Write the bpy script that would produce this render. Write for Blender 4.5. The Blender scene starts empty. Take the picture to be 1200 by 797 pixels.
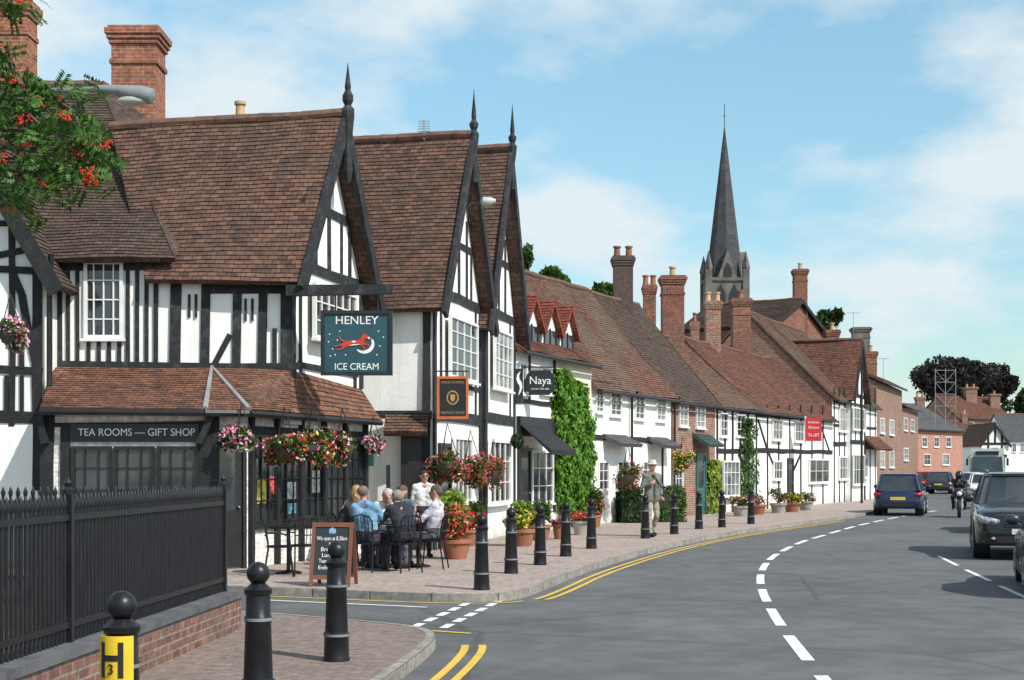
import bpy,bmesh,math,random
from mathutils import Vector as V, Matrix, noise as mn
random.seed(7)
C=bpy.context.scene.collection
R=math.radians;PI=math.pi;rnd=random.random
def ru(a,b):return random.uniform(a,b)
F=1700.;H0=548.;EYE=1.65
def X(px,Y):return (px-600)/F*Y
def Z(py,Y):return EYE+(H0-py)*Y/F
def P(px,Y,py):return V((X(px,Y),Y,Z(py,Y)))
def gp(px,py,z=0.):
    Y=F*(EYE-z)/(py-H0);return V((X(px,Y),Y,z))
# ---------------------------------------------------------------- materials
def nt(name):
    m=bpy.data.materials.new(name);m.use_nodes=True;n=m.node_tree;n.nodes.clear()
    o=n.nodes.new('ShaderNodeOutputMaterial');b=n.nodes.new('ShaderNodeBsdfPrincipled');n.links.new(b.outputs[0],o.inputs[0]);return m,n,b
def noi(n,sc,det=5,vec=None,rough=.6):
    t=n.nodes.new('ShaderNodeTexNoise');t.inputs['Scale'].default_value=sc;t.inputs['Detail'].default_value=det;t.inputs['Roughness'].default_value=rough
    if vec is None:
        g=n.nodes.new('ShaderNodeNewGeometry');vec=g.outputs['Position']
    n.links.new(vec,t.inputs['Vector']);return t.outputs['Fac']
def ramp(n,fac,st,inter='LINEAR'):
    r=n.nodes.new('ShaderNodeValToRGB');r.color_ramp.interpolation=inter;e=r.color_ramp.elements
    while len(e)<len(st):e.new(.5)
    for i,(p,c) in enumerate(st):
        e[i].position=p;e[i].color=(*c,1) if len(c)==3 else c
    n.links.new(fac,r.inputs[0]);return r.outputs[0]
def mixc(n,f,a,b,mode='MIX'):
    m=n.nodes.new('ShaderNodeMix');m.data_type='RGBA';m.blend_type=mode
    for s,v in ((0,f),(6,a),(7,b)):
        if hasattr(v,'links'):n.links.new(v,m.inputs[s])
        else:m.inputs[s].default_value=v if s==0 else (*v,1)
    return m.outputs[2]
def bump(n,b,h,st=.3,d=.02):
    u=n.nodes.new('ShaderNodeBump');u.inputs['Strength'].default_value=st;u.inputs['Distance'].default_value=d
    n.links.new(h,u.inputs['Height']);n.links.new(u.outputs[0],b.inputs['Normal'])
def mul(c,k):return tuple(x*k for x in c)
def M(name,c,r=.7,c2=None,sc=3.,bs=0,bsc=30.,metal=0,lo=.35,hi=.65,spec=.5,em=None,coat=0,grime=False):
    m,n,b=nt(name);b.inputs['Roughness'].default_value=r;b.inputs['Metallic'].default_value=metal;b.inputs['Specular IOR Level'].default_value=spec
    b.inputs['Coat Weight'].default_value=coat
    col=ramp(n,noi(n,sc),[(lo,c2 or mul(c,.75)),(hi,c)])
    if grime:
        g=n.nodes.new('ShaderNodeNewGeometry');mp=n.nodes.new('ShaderNodeMapping');mp.inputs['Scale'].default_value=(5,5,.35);n.links.new(g.outputs['Position'],mp.inputs[0])
        f=ramp(n,noi(n,1.3,6,mp.outputs[0]),[(.52,(1,1,1)),(.85,(.8,.79,.75))]);col=mixc(n,1.,col,f,'MULTIPLY')
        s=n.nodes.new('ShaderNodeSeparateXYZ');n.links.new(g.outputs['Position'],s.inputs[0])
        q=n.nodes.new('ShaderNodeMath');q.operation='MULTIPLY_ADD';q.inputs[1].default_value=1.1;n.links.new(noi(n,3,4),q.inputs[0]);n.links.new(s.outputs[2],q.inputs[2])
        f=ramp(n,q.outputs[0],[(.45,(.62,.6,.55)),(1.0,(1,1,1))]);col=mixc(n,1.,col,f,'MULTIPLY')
    n.links.new(col,b.inputs['Base Color'])
    if bs:bump(n,b,noi(n,bsc,3),bs,.02)
    return m
def bricks(name,c1,c2,mo,w,h,ms,bs=.5,moss=(.05,.06,.03),ma=.5,off=.5,r=.85,msc=.8,mlo=.45,mhi=.75):
    m,n,b=nt(name);b.inputs['Roughness'].default_value=r;b.inputs['Specular IOR Level'].default_value=.25
    t=n.nodes.new('ShaderNodeTexCoord');k=n.nodes.new('ShaderNodeTexBrick');n.links.new(t.outputs['UV'],k.inputs['Vector'])
    k.offset=off
    for a,v in (('Scale',1.),('Brick Width',w),('Row Height',h),('Mortar Size',ms),('Bias',0.),('Mortar Smooth',.2)):k.inputs[a].default_value=v
    k.inputs['Color1'].default_value=(*c1,1);k.inputs['Color2'].default_value=(*c2,1);k.inputs['Mortar'].default_value=(*mo,1)
    f=ramp(n,noi(n,msc,8),[(mlo,(0,0,0)),(mhi,(ma,ma,ma))])
    c=mixc(n,f,k.outputs['Color'],moss)
    v=ramp(n,noi(n,9,3),[(.3,(.65,.65,.65)),(.7,(1.3,1.25,1.2))])
    c=mixc(n,1.,c,v,'MULTIPLY');n.links.new(c,b.inputs['Base Color'])
    h_=n.nodes.new('ShaderNodeMath');h_.operation='SUBTRACT';n.links.new(noi(n,40,2),h_.inputs[0]);n.links.new(k.outputs['Fac'],h_.inputs[1])
    bump(n,b,h_.outputs[0],bs,.012);return m
def leafm(name,cols,inter='LINEAR',tr=.25):
    m,n,b=nt(name);b.inputs['Roughness'].default_value=.5;b.inputs['Specular IOR Level'].default_value=.3
    g=n.nodes.new('ShaderNodeNewGeometry');k=len(cols)
    c=ramp(n,g.outputs['Random Per Island'],[((i/(k-1) if inter=='LINEAR' else i/k),x) for i,x in enumerate(cols)],inter)
    n.links.new(c,b.inputs['Base Color'])
    t=n.nodes.new('ShaderNodeBsdfTranslucent');n.links.new(c,t.inputs[0]);mx=n.nodes.new('ShaderNodeMixShader');mx.inputs[0].default_value=tr
    n.links.new(b.outputs[0],mx.inputs[1]);n.links.new(t.outputs[0],mx.inputs[2])
    o=[x for x in n.nodes if x.type=='OUTPUT_MATERIAL'][0];n.links.new(mx.outputs[0],o.inputs[0]);return m
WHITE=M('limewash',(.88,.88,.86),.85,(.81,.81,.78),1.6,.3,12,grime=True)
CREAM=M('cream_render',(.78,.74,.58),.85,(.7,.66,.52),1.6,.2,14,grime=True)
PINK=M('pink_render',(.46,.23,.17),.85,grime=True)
TIMB=M('black_timber',(.011,.011,.012),.75,(.026,.026,.03),5,.5,25,lo=.3,hi=.5)
TIMG=M('grey_timber',(.014,.015,.017),.78,(.05,.053,.058),6,.5,25,lo=.3,hi=.5)
BLACK=M('black_paint',(.012,.012,.014),.4,(.02,.02,.022),6)
IRON=M('iron_gloss',(.008,.008,.011),.36,(.013,.014,.018),8,.05,60,spec=.35)
BAND=M('grey_band',(.22,.23,.24),.5)
T1=bricks('tile_brown',(.17,.092,.068),(.08,.05,.042),(.02,.014,.012),.165,.12,.006,.6,(.065,.058,.046),.6)
T6=bricks('tile_tan',(.24,.115,.075),(.12,.065,.048),(.025,.016,.013),.165,.12,.006,.6,(.1,.075,.055),.55)
T2=bricks('tile_red',(.21,.09,.062),(.1,.052,.042),(.025,.015,.013),.165,.12,.006,.6,(.07,.056,.045),.55)
T3=bricks('tile_dark',(.115,.075,.062),(.06,.045,.04),(.018,.014,.012),.165,.12,.006,.6,(.075,.07,.055),.55)
T4=bricks('tile_mottled',(.21,.092,.062),(.085,.048,.04),(.025,.015,.013),.165,.12,.006,.6,(.125,.11,.085),.7,mlo=.4,mhi=.6)
T5=bricks('tile_bright_red',(.3,.08,.052),(.18,.055,.04),(.05,.025,.02),.165,.12,.006,.6,(.08,.05,.04),.3)
SLATE=bricks('slate',(.13,.13,.145),(.09,.095,.105),(.05,.05,.055),.3,.2,.008,.4,(.12,.12,.12),.3)
RIDGE=M('ridge_tile',(.19,.09,.06),.85,(.085,.054,.044),6,.4,20)
BRK=bricks('red_brick',(.29,.1,.062),(.16,.062,.045),(.22,.185,.15),.225,.075,.01,.5,(.08,.055,.045),.55)
BRK4=bricks('bright_brick',(.4,.125,.07),(.24,.08,.05),(.3,.24,.19),.225,.075,.01,.5,(.1,.06,.05),.4)
BRK2=bricks('old_brick',(.32,.14,.095),(.2,.09,.065),(.34,.3,.26),.225,.075,.012,.5,(.12,.09,.07),.4)
BRK3=bricks('dull_brick',(.25,.125,.095),(.16,.085,.07),(.24,.21,.19),.225,.075,.011,.5,(.09,.075,.065),.5)
WBRK=bricks('painted_brick',(.82,.82,.79),(.78,.78,.75),(.65,.65,.62),.225,.075,.007,.45,(.6,.59,.54),.3)
PAVE=bricks('paving',(.245,.19,.17),(.215,.17,.155),(.13,.11,.1),.2,.1,.004,.2,(.15,.13,.12),.6,msc=1.3)
PAV2=bricks('slab_paving',(.38,.31,.28),(.34,.285,.26),(.22,.19,.17),.6,.45,.006,.2,(.23,.2,.185),.6,msc=1.)
COPE=M('stone_coping',(.12,.12,.13),.8,(.065,.065,.075),4,.3,40)
STONE=M('grey_stone',(.165,.152,.135),.9,(.085,.08,.075),1.2,.4,6)
SPIRE=bricks('spire_slate',(.075,.077,.085),(.05,.052,.06),(.03,.03,.035),.5,.3,.01,.4,(.12,.12,.11),.4)
YEL=M('yellow_line',(.66,.43,.05),.8,(.42,.3,.08),7,lo=.3,hi=.5)
WLN=M('white_line',(.76,.76,.74),.8,(.45,.45,.44),8,lo=.3,hi=.48)
WPAINT=M('white_gloss',(.8,.8,.78),.5,(.7,.7,.68))
GLASS=M('window_glass',(.02,.024,.028),.06,(.05,.055,.06),1.2,spec=.9)
NET=M('net_curtain_glass',(.22,.23,.23),.12,(.05,.055,.06),1.5,spec=.8,lo=.42,hi=.55)
POT=M('terracotta',(.32,.13,.07),.8)
CPOT=M('buff_clay',(.5,.34,.18),.8)
CHROME=M('chrome',(.6,.6,.62),.15,metal=1)
TYRE=M('tyre',(.015,.015,.015),.8)
LEAD=M('lead',(.3,.3,.3),.6,(.2,.2,.21))
KERBS=M('tub_stone',(.36,.34,.31),.85,(.22,.21,.19),4,.3,40)
GRN=leafm('foliage_green',[(.015,.04,.01),(.05,.11,.018),(.1,.19,.035)])
ROW=leafm('foliage_rowan',[(.02,.055,.01),(.05,.125,.02),(.11,.22,.045)],tr=.3)
DGRN=leafm('foliage_dark',[(.008,.022,.007),(.022,.05,.014),(.05,.09,.02)])
LIME=leafm('foliage_lime',[(.06,.12,.015),(.2,.3,.03),(.36,.42,.06)])
IVY=leafm('foliage_ivy',[(.03,.09,.01),(.09,.22,.02),(.18,.36,.04)])
COPPER=leafm('foliage_copper',[(.01,.012,.012),(.024,.02,.02),(.042,.034,.03)])
BARK=M('bark',(.1,.08,.06),.9,(.05,.04,.03),6,.5,20)
FL1=leafm('flowers_mixed',[(.6,.02,.02),(.6,.06,.2),(.75,.45,.5),(.55,.02,.03),(.75,.7,.15),(.65,.12,.02),(.8,.78,.75)],'CONSTANT',.1)
FL2=leafm('flowers_red',[(.5,.01,.01),(.7,.03,.02),(.6,.03,.1),(.7,.25,.3)],'CONSTANT',.1)
FL3=leafm('flowers_pink',[(.6,.05,.2),(.75,.3,.45),(.75,.7,.7)],'CONSTANT',.1)
FL4=leafm('flowers_yellow',[(.75,.55,.03),(.8,.65,.1),(.6,.3,.03)],'CONSTANT',.1)
BERRY=M('rowan_berry',(.7,.05,.015),.35,(.5,.02,.01),20)
# ---------------------------------------------------------------- mesh builder
W={}
class MB:
    def __init__(s):s.v=[];s.f=[];s.uv=[];s.mi=[]
    def face(s,pts,uv=None,mi=0):
        i=len(s.v);s.v+=[V(p) for p in pts];s.f.append(tuple(range(i,i+len(pts))));s.uv.append(uv);s.mi.append(mi)
    def add(s,vs,fs,mi=0):
        i=len(s.v);s.v+=[V(p) for p in vs]
        for f in fs:s.f.append(tuple(a+i for a in f));s.uv.append(None);s.mi.append(mi)
    def box8(s,c,mi=0):s.add(c,[(0,3,2,1),(4,5,6,7),(0,1,5,4),(1,2,6,5),(2,3,7,6),(3,0,4,7)],mi)
    def bx(s,a,b,mi=0):
        (x0,y0,z0),(x1,y1,z1)=a,b
        s.box8([(x0,y0,z0),(x1,y0,z0),(x1,y1,z0),(x0,y1,z0),(x0,y0,z1),(x1,y0,z1),(x1,y1,z1),(x0,y1,z1)],mi)
    def fb(s,fr,u0,u1,z0,z1,n0,n1,mi=0):
        s.box8([fr.p(u0,z0,n1),fr.p(u1,z0,n1),fr.p(u1,z0,n0),fr.p(u0,z0,n0),fr.p(u0,z1,n1),fr.p(u1,z1,n1),fr.p(u1,z1,n0),fr.p(u0,z1,n0)],mi)
    def bar(s,fr,a,b,w,n0,n1,wob=0):
        a=V(a);b=V(b);d=(b-a);l=d.length;d=d.normalized();q=V((-d.y,d.x))*w/2;j=rnd()*.012;n1+=j;k=max(1,int(l/.9)) if wob else 1
        pp=[];
        for i in range(k+1):
            c=a.lerp(b,i/k)
            if wob and 0<i<k:c=c+V((-d.y,d.x))*ru(-wob,wob)
            ww=1+(ru(-.1,.1) if wob else 0);pp.append((c-q*ww,c+q*ww))
        for (a0,a1),(b0,b1) in zip(pp,pp[1:]):
            c=[a0,a1,b1,b0];s.box8([fr.p(x.x,x.y,n0) for x in c]+[fr.p(x.x,x.y,n1) for x in c])
    def arcb(s,c,r0,r1,a0,a1,z0,z1,k=6):
        for i in range(k):
            a=a0+(a1-a0)*i/k;b=a0+(a1-a0)*(i+1)/k
            s.box8([V((c[0]+r*math.sin(x),c[1]-r*math.cos(x),z)) for r,x,z in ((r1,a,z0),(r1,b,z0),(r0,b,z0),(r0,a,z0),(r1,a,z1),(r1,b,z1),(r0,b,z1),(r0,a,z1))])
    def tube(s,pts,rs,seg=8,cap=True,mi=0):
        pts=[V(p) for p in pts]
        if not hasattr(rs,'__len__'):rs=[rs]*len(pts)
        vs=[];n=len(pts);ref=None
        for i,p in enumerate(pts):
            d=(pts[min(i+1,n-1)]-pts[max(i-1,0)])
            d=d.normalized() if d.length>1e-9 else V((0,0,1))
            if ref is None:ref=V((0,1,0)) if abs(d.y)<.9 else V((1,0,0))
            a=(ref-d*ref.dot(d)).normalized();b=d.cross(a);ref=a
            for k in range(seg):
                t=2*PI*k/seg;vs.append(p+(a*math.cos(t)+b*math.sin(t))*rs[i])
        fs=[(i*seg+k,i*seg+(k+1)%seg,(i+1)*seg+(k+1)%seg,(i+1)*seg+k) for i in range(n-1) for k in range(seg)]
        if cap:fs+=[tuple(range(seg))[::-1],tuple(range((n-1)*seg,n*seg))]
        s.add(vs,fs,mi)
    def cap(s,a,b,ra,rb,seg=12,mi=0):
        a=V(a);b=V(b);d=(b-a)
        d=d.normalized() if d.length>1e-6 else V((0,0,1));P_=[];r=[]
        for t in (-.98,-.8,-.5,0):P_.append(a+d*ra*t);r.append(ra*math.sqrt(1-t*t))
        for t in (0,.5,.8,.98):P_.append(b+d*rb*t);r.append(rb*math.sqrt(1-t*t))
        s.tube(P_,r,seg,True,mi)
    def lathe(s,c,prof,seg=20,ax='z',mi=0):
        c=V(c);vs=[]
        for r,z in prof:
            for k in range(seg):
                t=2*PI*k/seg;a,b=r*math.cos(t),r*math.sin(t)
                vs.append(c+(V((a,b,z)) if ax=='z' else V((a,z,b)) if ax=='y' else V((z,a,b))))
        n=len(prof);fs=[(i*seg+k,i*seg+(k+1)%seg,(i+1)*seg+(k+1)%seg,(i+1)*seg+k) for i in range(n-1) for k in range(seg)]
        fs+=[tuple(range(seg))[::-1],tuple(range((n-1)*seg,n*seg))];s.add(vs,fs,mi)
    def ell(s,c,r,seg=12,mi=0):
        c=V(c);pr=[];m=8 if seg>6 else 4
        for i in range(m+1):
            t=-PI/2*.97+PI*.97*i/m;pr.append((math.cos(t),math.sin(t)))
        i0=len(s.v);s.lathe((0,0,0),pr,seg,'z',mi)
        for i in range(i0,len(s.v)):
            q=s.v[i];s.v[i]=c+V((q.x*r[0],q.y*r[1],q.z*r[2]))
    def loft(m,rs):
        n=len(rs[0]);m.add([p for r in rs for p in r],[(i*n+j,i*n+(j+1)%n,(i+1)*n+(j+1)%n,(i+1)*n+j) for i in range(len(rs)-1) for j in range(n)]+[tuple(range(n))[::-1],tuple(range((len(rs)-1)*n,len(rs)*n))])
    def leaf(s,p,sz,mi=0,nrm=None):
        n=V((ru(-1,1),ru(-1,1),ru(-.6,1))).normalized() if nrm is None else (nrm+V((ru(-1,1),ru(-1,1),ru(-1,1)))*.6).normalized()
        a=n.orthogonal().normalized();a.rotate(Matrix.Rotation(ru(0,6.28),3,n));b=n.cross(a);k=sz*ru(.7,1.3)
        s.face([p-a*k,p-b*k*.5+n*k*.1,p+a*k,p+b*k*.5+n*k*.1],mi=mi)
    def build(s,name,mat,par=None,sm=False,lab=None,cat=None,kind=None,grp=None):
        me=bpy.data.meshes.new(name)
        if par:o0=W[par.name]
        elif kind:o0=V((0,0,0))
        else:
            xs=[v.x for v in s.v];ys=[v.y for v in s.v];zs=[v.z for v in s.v];o0=V(((min(xs)+max(xs))/2,(min(ys)+max(ys))/2,min(zs)))
        me.from_pydata([v-o0 for v in s.v],[],s.f);ul=me.uv_layers.new(name='uv').data
        for i,pl in enumerate(me.polygons):
            uv=s.uv[i]
            if uv is None:
                n=pl.normal
                if abs(n.z)>.9:h=V((1,0,0));w=V((0,1,0))
                else:h=V((0,0,1)).cross(n).normalized();w=n.cross(h)
                for li in pl.loop_indices:
                    p=me.vertices[me.loops[li].vertex_index].co+o0;ul[li].uv=(p.dot(h),p.dot(w))
            else:
                for j,li in enumerate(pl.loop_indices):ul[li].uv=uv[j]
            pl.material_index=s.mi[i];pl.use_smooth=sm
        for m in (mat if isinstance(mat,(list,tuple)) else [mat]):me.materials.append(m)
        if sm:
            try:me.set_sharp_from_angle(angle=R(40))
            except Exception:pass
        o=bpy.data.objects.new(name,me);C.objects.link(o);W[o.name]=o0
        if par:o.parent=par
        else:o.location=o0
        if lab:o['label']=lab
        if cat:o['category']=cat
        if kind:o['kind']=kind
        if grp:o['group']=grp
        return o
def th(name,label,cat,loc=(0,0,0),group=None):
    o=bpy.data.objects.new(name,None);C.objects.link(o);o.location=loc;o.empty_display_size=.2
    o['label']=label;o['category']=cat
    if group:o['group']=group
    W[o.name]=V(loc);return o
def dup(o,loc,rz=0,label=None,par=None):
    c=o.copy();C.objects.link(c)
    if par:c.parent=par
    else:
        c.location=loc;c.rotation_euler.z=rz
        if label:c['label']=label
    for ch in [k for k in o.children]:dup(ch,None,0,None,c)
    return c
def put(o,loc,rz=0,sc=1):o.location=loc;o.rotation_euler.z=rz;o.scale=(sc,)*3
class Fr:
    def __init__(s,A,B):
        s.A=V((A[0],A[1],0));s.B=V((B[0],B[1],0));d=s.B-s.A;s.len=d.length;s.u=d/s.len;s.n=V((s.u.y,-s.u.x,0))
    def p(s,u,z,n=0):return s.A+s.u*u+s.n*n+V((0,0,z))
    def U(s,px,n=0):
        k=(px-600)/F;a=s.A+s.n*n;return (k*a.y-a.x)/(s.u.x-k*s.u.y)
    def z(s,px,py,n=0):return Z(py,s.p(s.U(px,n),0,n).y)
    def uz(s,px,py,n=0):return (s.U(px,n),s.z(px,py,n))
    def rc(s,x0,y0,x1,y1,n=0):
        c=(x0+x1)/2;return s.U(x0,n),s.U(x1,n),s.z(c,y1,n),s.z(c,y0,n)
    def ry(s,px,n):return s.p(s.U(px,-n),0,-n).y
def text(par,t,size,o,u,n,mat,name='lettering',w=None):
    cu=bpy.data.curves.new('t','FONT');cu.body=t;cu.size=size;cu.extrude=.002;cu.align_x='CENTER';cu.align_y='CENTER'
    ob=bpy.data.objects.new('t',cu);C.objects.link(ob);bpy.context.view_layer.update()
    me=bpy.data.meshes.new_from_object(ob.evaluated_get(bpy.context.evaluated_depsgraph_get()));bpy.data.objects.remove(ob)
    xs=[v.co.x for v in me.vertices];k=w/(max(xs)-min(xs)) if w else 1
    z=n.cross(u)
    for v in me.vertices:v.co=V(o)+u*v.co.x*k+z*v.co.y+n*v.co.z-W[par.name]
    me.materials.clear();me.materials.append(mat);q=bpy.data.objects.new(name,me);C.objects.link(q);q.parent=par;W[q.name]=W[par.name];return q
# ---------------------------------------------------------------- building bits
def slope(mb,e0,e1,r1,r0,seg=10,sag=.05,thk=.018,g=.1):
    e0,e1,r1,r0=map(V,(e0,e1,r1,r0));Lg=max((r0-e0).length,(r1-e1).length);nc=max(2,int(Lg/g))
    nr=(e1-e0).cross(((r0+r1)/2)-e0).normalized()
    if nr.z<0:nr=-nr
    hu=(e1-e0).normalized();hv=nr.cross(hu)
    if hv.z<0:hv=-hv
    def pt(a,t):
        p=(e0.lerp(e1,a)).lerp(r0.lerp(r1,a),t);return p+nr*(mn.noise(p*.55)*sag*1.3+mn.noise(p*3)*.012-sag*math.sin(PI*t)*.4)
    for i in range(nc):
        t0=i/nc;t1=(i+1)/nc
        for j in range(seg):
            a0=j/seg;a1=(j+1)/seg;k=nr*(thk+.008*mn.noise(V((i*3.1,j*.7,e0.x))))
            A=pt(a0,t0)+k;B=pt(a1,t0)+k;c=pt(a1,t1);d=pt(a0,t1)
            ua,ub,uc_,ud=[p.dot(hu) for p in (A,B,c,d)]
            y0=i*.12+.008;y1=(i+1)*.12-.008
            mb.face([A,B,c,d],[(ua,y0),(ub,y0),(uc_,y1),(ud,y1)])
            mb.face([A-k*1.4,B-k*1.4,B,A],[(ua,y0+.02),(ub,y0+.02),(ub,y0+.03),(ua,y0+.03)])
    q=nr*-.1
    mb.face([e0+q,e1+q,r1+q,r0+q]);mb.face([e0+q,e0,r0,r0+q]);mb.face([e1,e1+q,r1+q,r1]);mb.face([e0+q,e1+q,e1,e0])
def ridge(par,a,b,mat=RIDGE,r=.1):
    a=V(a);b=V(b);m=MB();n=max(2,int((b-a).length/.4));
    pts=[a.lerp(b,i/n)+V((0,0,mn.noise(a.lerp(b,i/n)*.6)*.05)) for i in range(n+1)]
    for i in range(n):m.tube([pts[i]+V((0,0,.0)),pts[i+1]],[r*ru(.95,1.1),r*.95],8)
    return m.build('ridge_tiles',mat,par,True)
def prism(m,fr,prof,n0,n1):
    a=[fr.p(u,z,n1) for u,z in prof];b=[fr.p(u,z,n0) for u,z in prof];k=len(prof)
    m.face(a);m.face(b[::-1])
    for i in range(k):m.face([a[i],b[i],b[(i+1)%k],a[(i+1)%k]])
def house(fr,u0,u1,D,ze,zr,lab,wm,tm_,ov=.25,seg=12,name='house',cat='house',grp=None,rt=.5,zb=-.05):
    t=th(name,lab,cat,fr.p((u0+u1)/2,0,-D/2),grp);m=MB();e=.13
    A=[(0,zb),(0,ze-e),(-D*rt,zr-e),(-D,ze-e),(-D,zb)]
    L_=[fr.p(u0,z,n) for n,z in A];R_=[fr.p(u1,z,n) for n,z in A];m.face(L_);m.face(R_[::-1])
    m.face([L_[0],R_[0],R_[1],L_[1]]);m.face([L_[3],R_[3],R_[4],L_[4]]);m.build('wall',wm,t)
    k=(zr-ze)/(D*rt);m=MB();o=.07;zt=zr+o
    slope(m,fr.p(u0-.08,ze-ov*k+o,ov),fr.p(u1+.08,ze-ov*k+o,ov),fr.p(u1+.08,zt,-D*rt),fr.p(u0-.08,zt,-D*rt),seg)
    slope(m,fr.p(u0-.08,ze-ov*k+o,-D-ov),fr.p(u1+.08,ze-ov*k+o,-D-ov),fr.p(u1+.08,zt,-D*rt),fr.p(u0-.08,zt,-D*rt),4,g=.4)
    rf=m.build('roof',tm_,t);ridge(t,fr.p(u0,zt,-D*rt),fr.p(u1,zt,-D*rt))
    g=MB();g.tube([fr.p(u0,ze-ov*k+.0,ov+.05),fr.p(u1,ze-ov*k-.0,ov+.05)],.055,6);g.build('gutter',BLACK,t,True)
    return t
def gable(fr,u0,u1,D,ze,zr,lab,wm,tm_,ov=.3,seg=10,uc=None,name='house',fin=True,grp=None,barge=.2,bm=None,t=None,D0=0):
    uc=(u0+u1)/2 if uc is None else uc;e=.16
    t=t or th(name,lab,'house',fr.p(uc,0,-D/2),grp);m=MB()
    prism(m,fr,[(u0,-.05),(u1,-.05),(u1,ze-e),(uc,zr-e),(u0,ze-e)],-D,0);m.build('wall',wm,t)
    for s,ue in ((0,u0),(1,u1)):
        k=(zr-ze)/abs(uc-ue);q=ue+(-ov if s==0 else ov);z0=ze-ov*k+.08;m=MB()
        slope(m,fr.p(q,z0,-D),fr.p(q,z0,ov),fr.p(uc,zr+.08,ov),fr.p(uc,zr+.08,-D),seg)
        m.build('roof_slope',tm_,t)
        b=MB();b.bar(fr,(q,z0-.12),(uc,zr-.08),barge,ov-.02,ov+.05);b.build('bargeboard',bm or TIMB,t)
    ridge(t,fr.p(uc,zr+.1,-D),fr.p(uc,zr+.1,ov))
    if fin:
        m=MB();h=fin if fin is not True else .9
        m.lathe(fr.p(uc,zr,ov+.04),[(.07,-.9),(.09,-.6),(.06,-.3),(.1,0),(.11,.12),(.06,.2),(.09,.28),(.1,.34),(.045,.42),(.055,.5),(.012,h),(.006,h+.12)],8)
        m.build('finial',TIMG,t)
    return t
def win(par,fr,r,nx=2,ny=3,fm=None,gm=None,n=0.,b=.06,g=.022,sill=True):
    u0,u1,z0,z1=r;m=MB();fm=fm or WPAINT
    m.fb(fr,u0,u1,z1-b,z1,n-.01,n+.06);m.fb(fr,u0,u1,z0,z0+b,n-.01,n+.06);m.fb(fr,u0,u0+b,z0+b,z1-b,n-.01,n+.06);m.fb(fr,u1-b,u1,z0+b,z1-b,n-.01,n+.06)
    for i in range(1,nx):
        c=u0+(u1-u0)*i/nx;m.fb(fr,c-g/2,c+g/2,z0+b,z1-b,n,n+.045)
    for i in range(1,ny):
        c=z0+(z1-z0)*i/ny;m.fb(fr,u0+b,u1-b,c-g/2,c+g/2,n,n+.04)
    w=m.build('window',fm,par);p=MB();p.fb(fr,u0+b,u1-b,z0+b,z1-b,n-.01,n+.016)
    p.build('pane',gm or random.choice([GLASS,GLASS,NET]),w)
    if sill:
        s=MB();s.fb(fr,u0-.04,u1+.04,z0-.05,z0,n-.01,n+.1);s.build('sill',fm,w)
    return w
def wpx(par,fr,x0,y0,x1,y1,*a,**k):return win(par,fr,fr.rc(x0,y0,x1,y1),*a,**k)
def timb(par,fr,lst,w=.14,mat=None,n=0,nn='timber_frame'):
    m=MB()
    for l in lst:
        x0,y0,x1,y1=l[:4];m.bar(fr,fr.uz(x0,y0),fr.uz(x1,y1),l[4] if len(l)>4 else w,n-.01,n+.028,.02)
    return m.build(nn,mat or TIMB,par)
def tuz(par,fr,lst,w=.14,mat=None,n=0):
    m=MB()
    for l in lst:m.bar(fr,l[:2],l[2:4],l[4] if len(l)>4 else w,n-.01,n+.028,.02)
    return m.build('timber_frame',mat or TIMB,par)
def door(par,fr,r,mat,n=0.,glz=True):
    u0,u1,z0,z1=r;m=MB();m.fb(fr,u0,u0+.07,z0,z1,n-.01,n+.07);m.fb(fr,u1-.07,u1,z0,z1,n-.01,n+.07);m.fb(fr,u0+.07,u1-.07,z1-.08,z1,n-.01,n+.07)
    m.fb(fr,u0+.07,u1-.07,z0+.02,z1-.08,n-.01,n+.035);d=m.build('door',mat,par)
    if glz:
        g=MB();g.fb(fr,u0+.2,u1-.2,z0+.95,z1-.25,n+.03,n+.04);g.build('pane',GLASS,d)
    h=MB();h.ell(fr.p(u1-.14,z0+1,n+.06),(.03,.03,.03),8);h.build('handle',CHROME,d)
def chim(par,x0,x1,yt,yb,Y,mat=BRK,pots=1,pm=CPOT,dp=None,dn=2.5,fr=None):
    c=P((x0+x1)/2,Y,yb);w=(x1-x0)/F*Y*.5*.9;zt=Z(yt,Y);d=dp or w*.9;m=MB();zb=c.z-dn;x,y=c.x,Y;hp=.4 if pots else 0
    zt-=hp;m.bx((x-w*.88,y-d*.88,zb),(x+w*.88,y+d*.88,zt-.35))
    for i,(k,a,b) in enumerate(((.97,.35,.26),(1.04,.26,.17),(1.11,.17,.06),(1.0,.06,0))):m.bx((x-w*k,y-d*k,zt-a),(x+w*k,y+d*k,zt-b-.0001))
    if zt-zb>dn+1.6:m.bx((x-w*.95,y-d*.95,zt-.75),(x+w*.95,y+d*.95,zt-.66))
    o=m.build('chimney',mat,par)
    for i in range(pots):
        q=MB();cx=x+(i-(pots-1)/2)*w*1.1;r=min(.13,w*.45)
        q.lathe((cx,y,zt-.02),[(r*1.1,0),(r*.9,.1),(r*.8,hp*.8),(r*1.1,hp*.85),(r*1.05,hp)],10);q.build('chimney_pot',pm,o,True)
    return o
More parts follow.
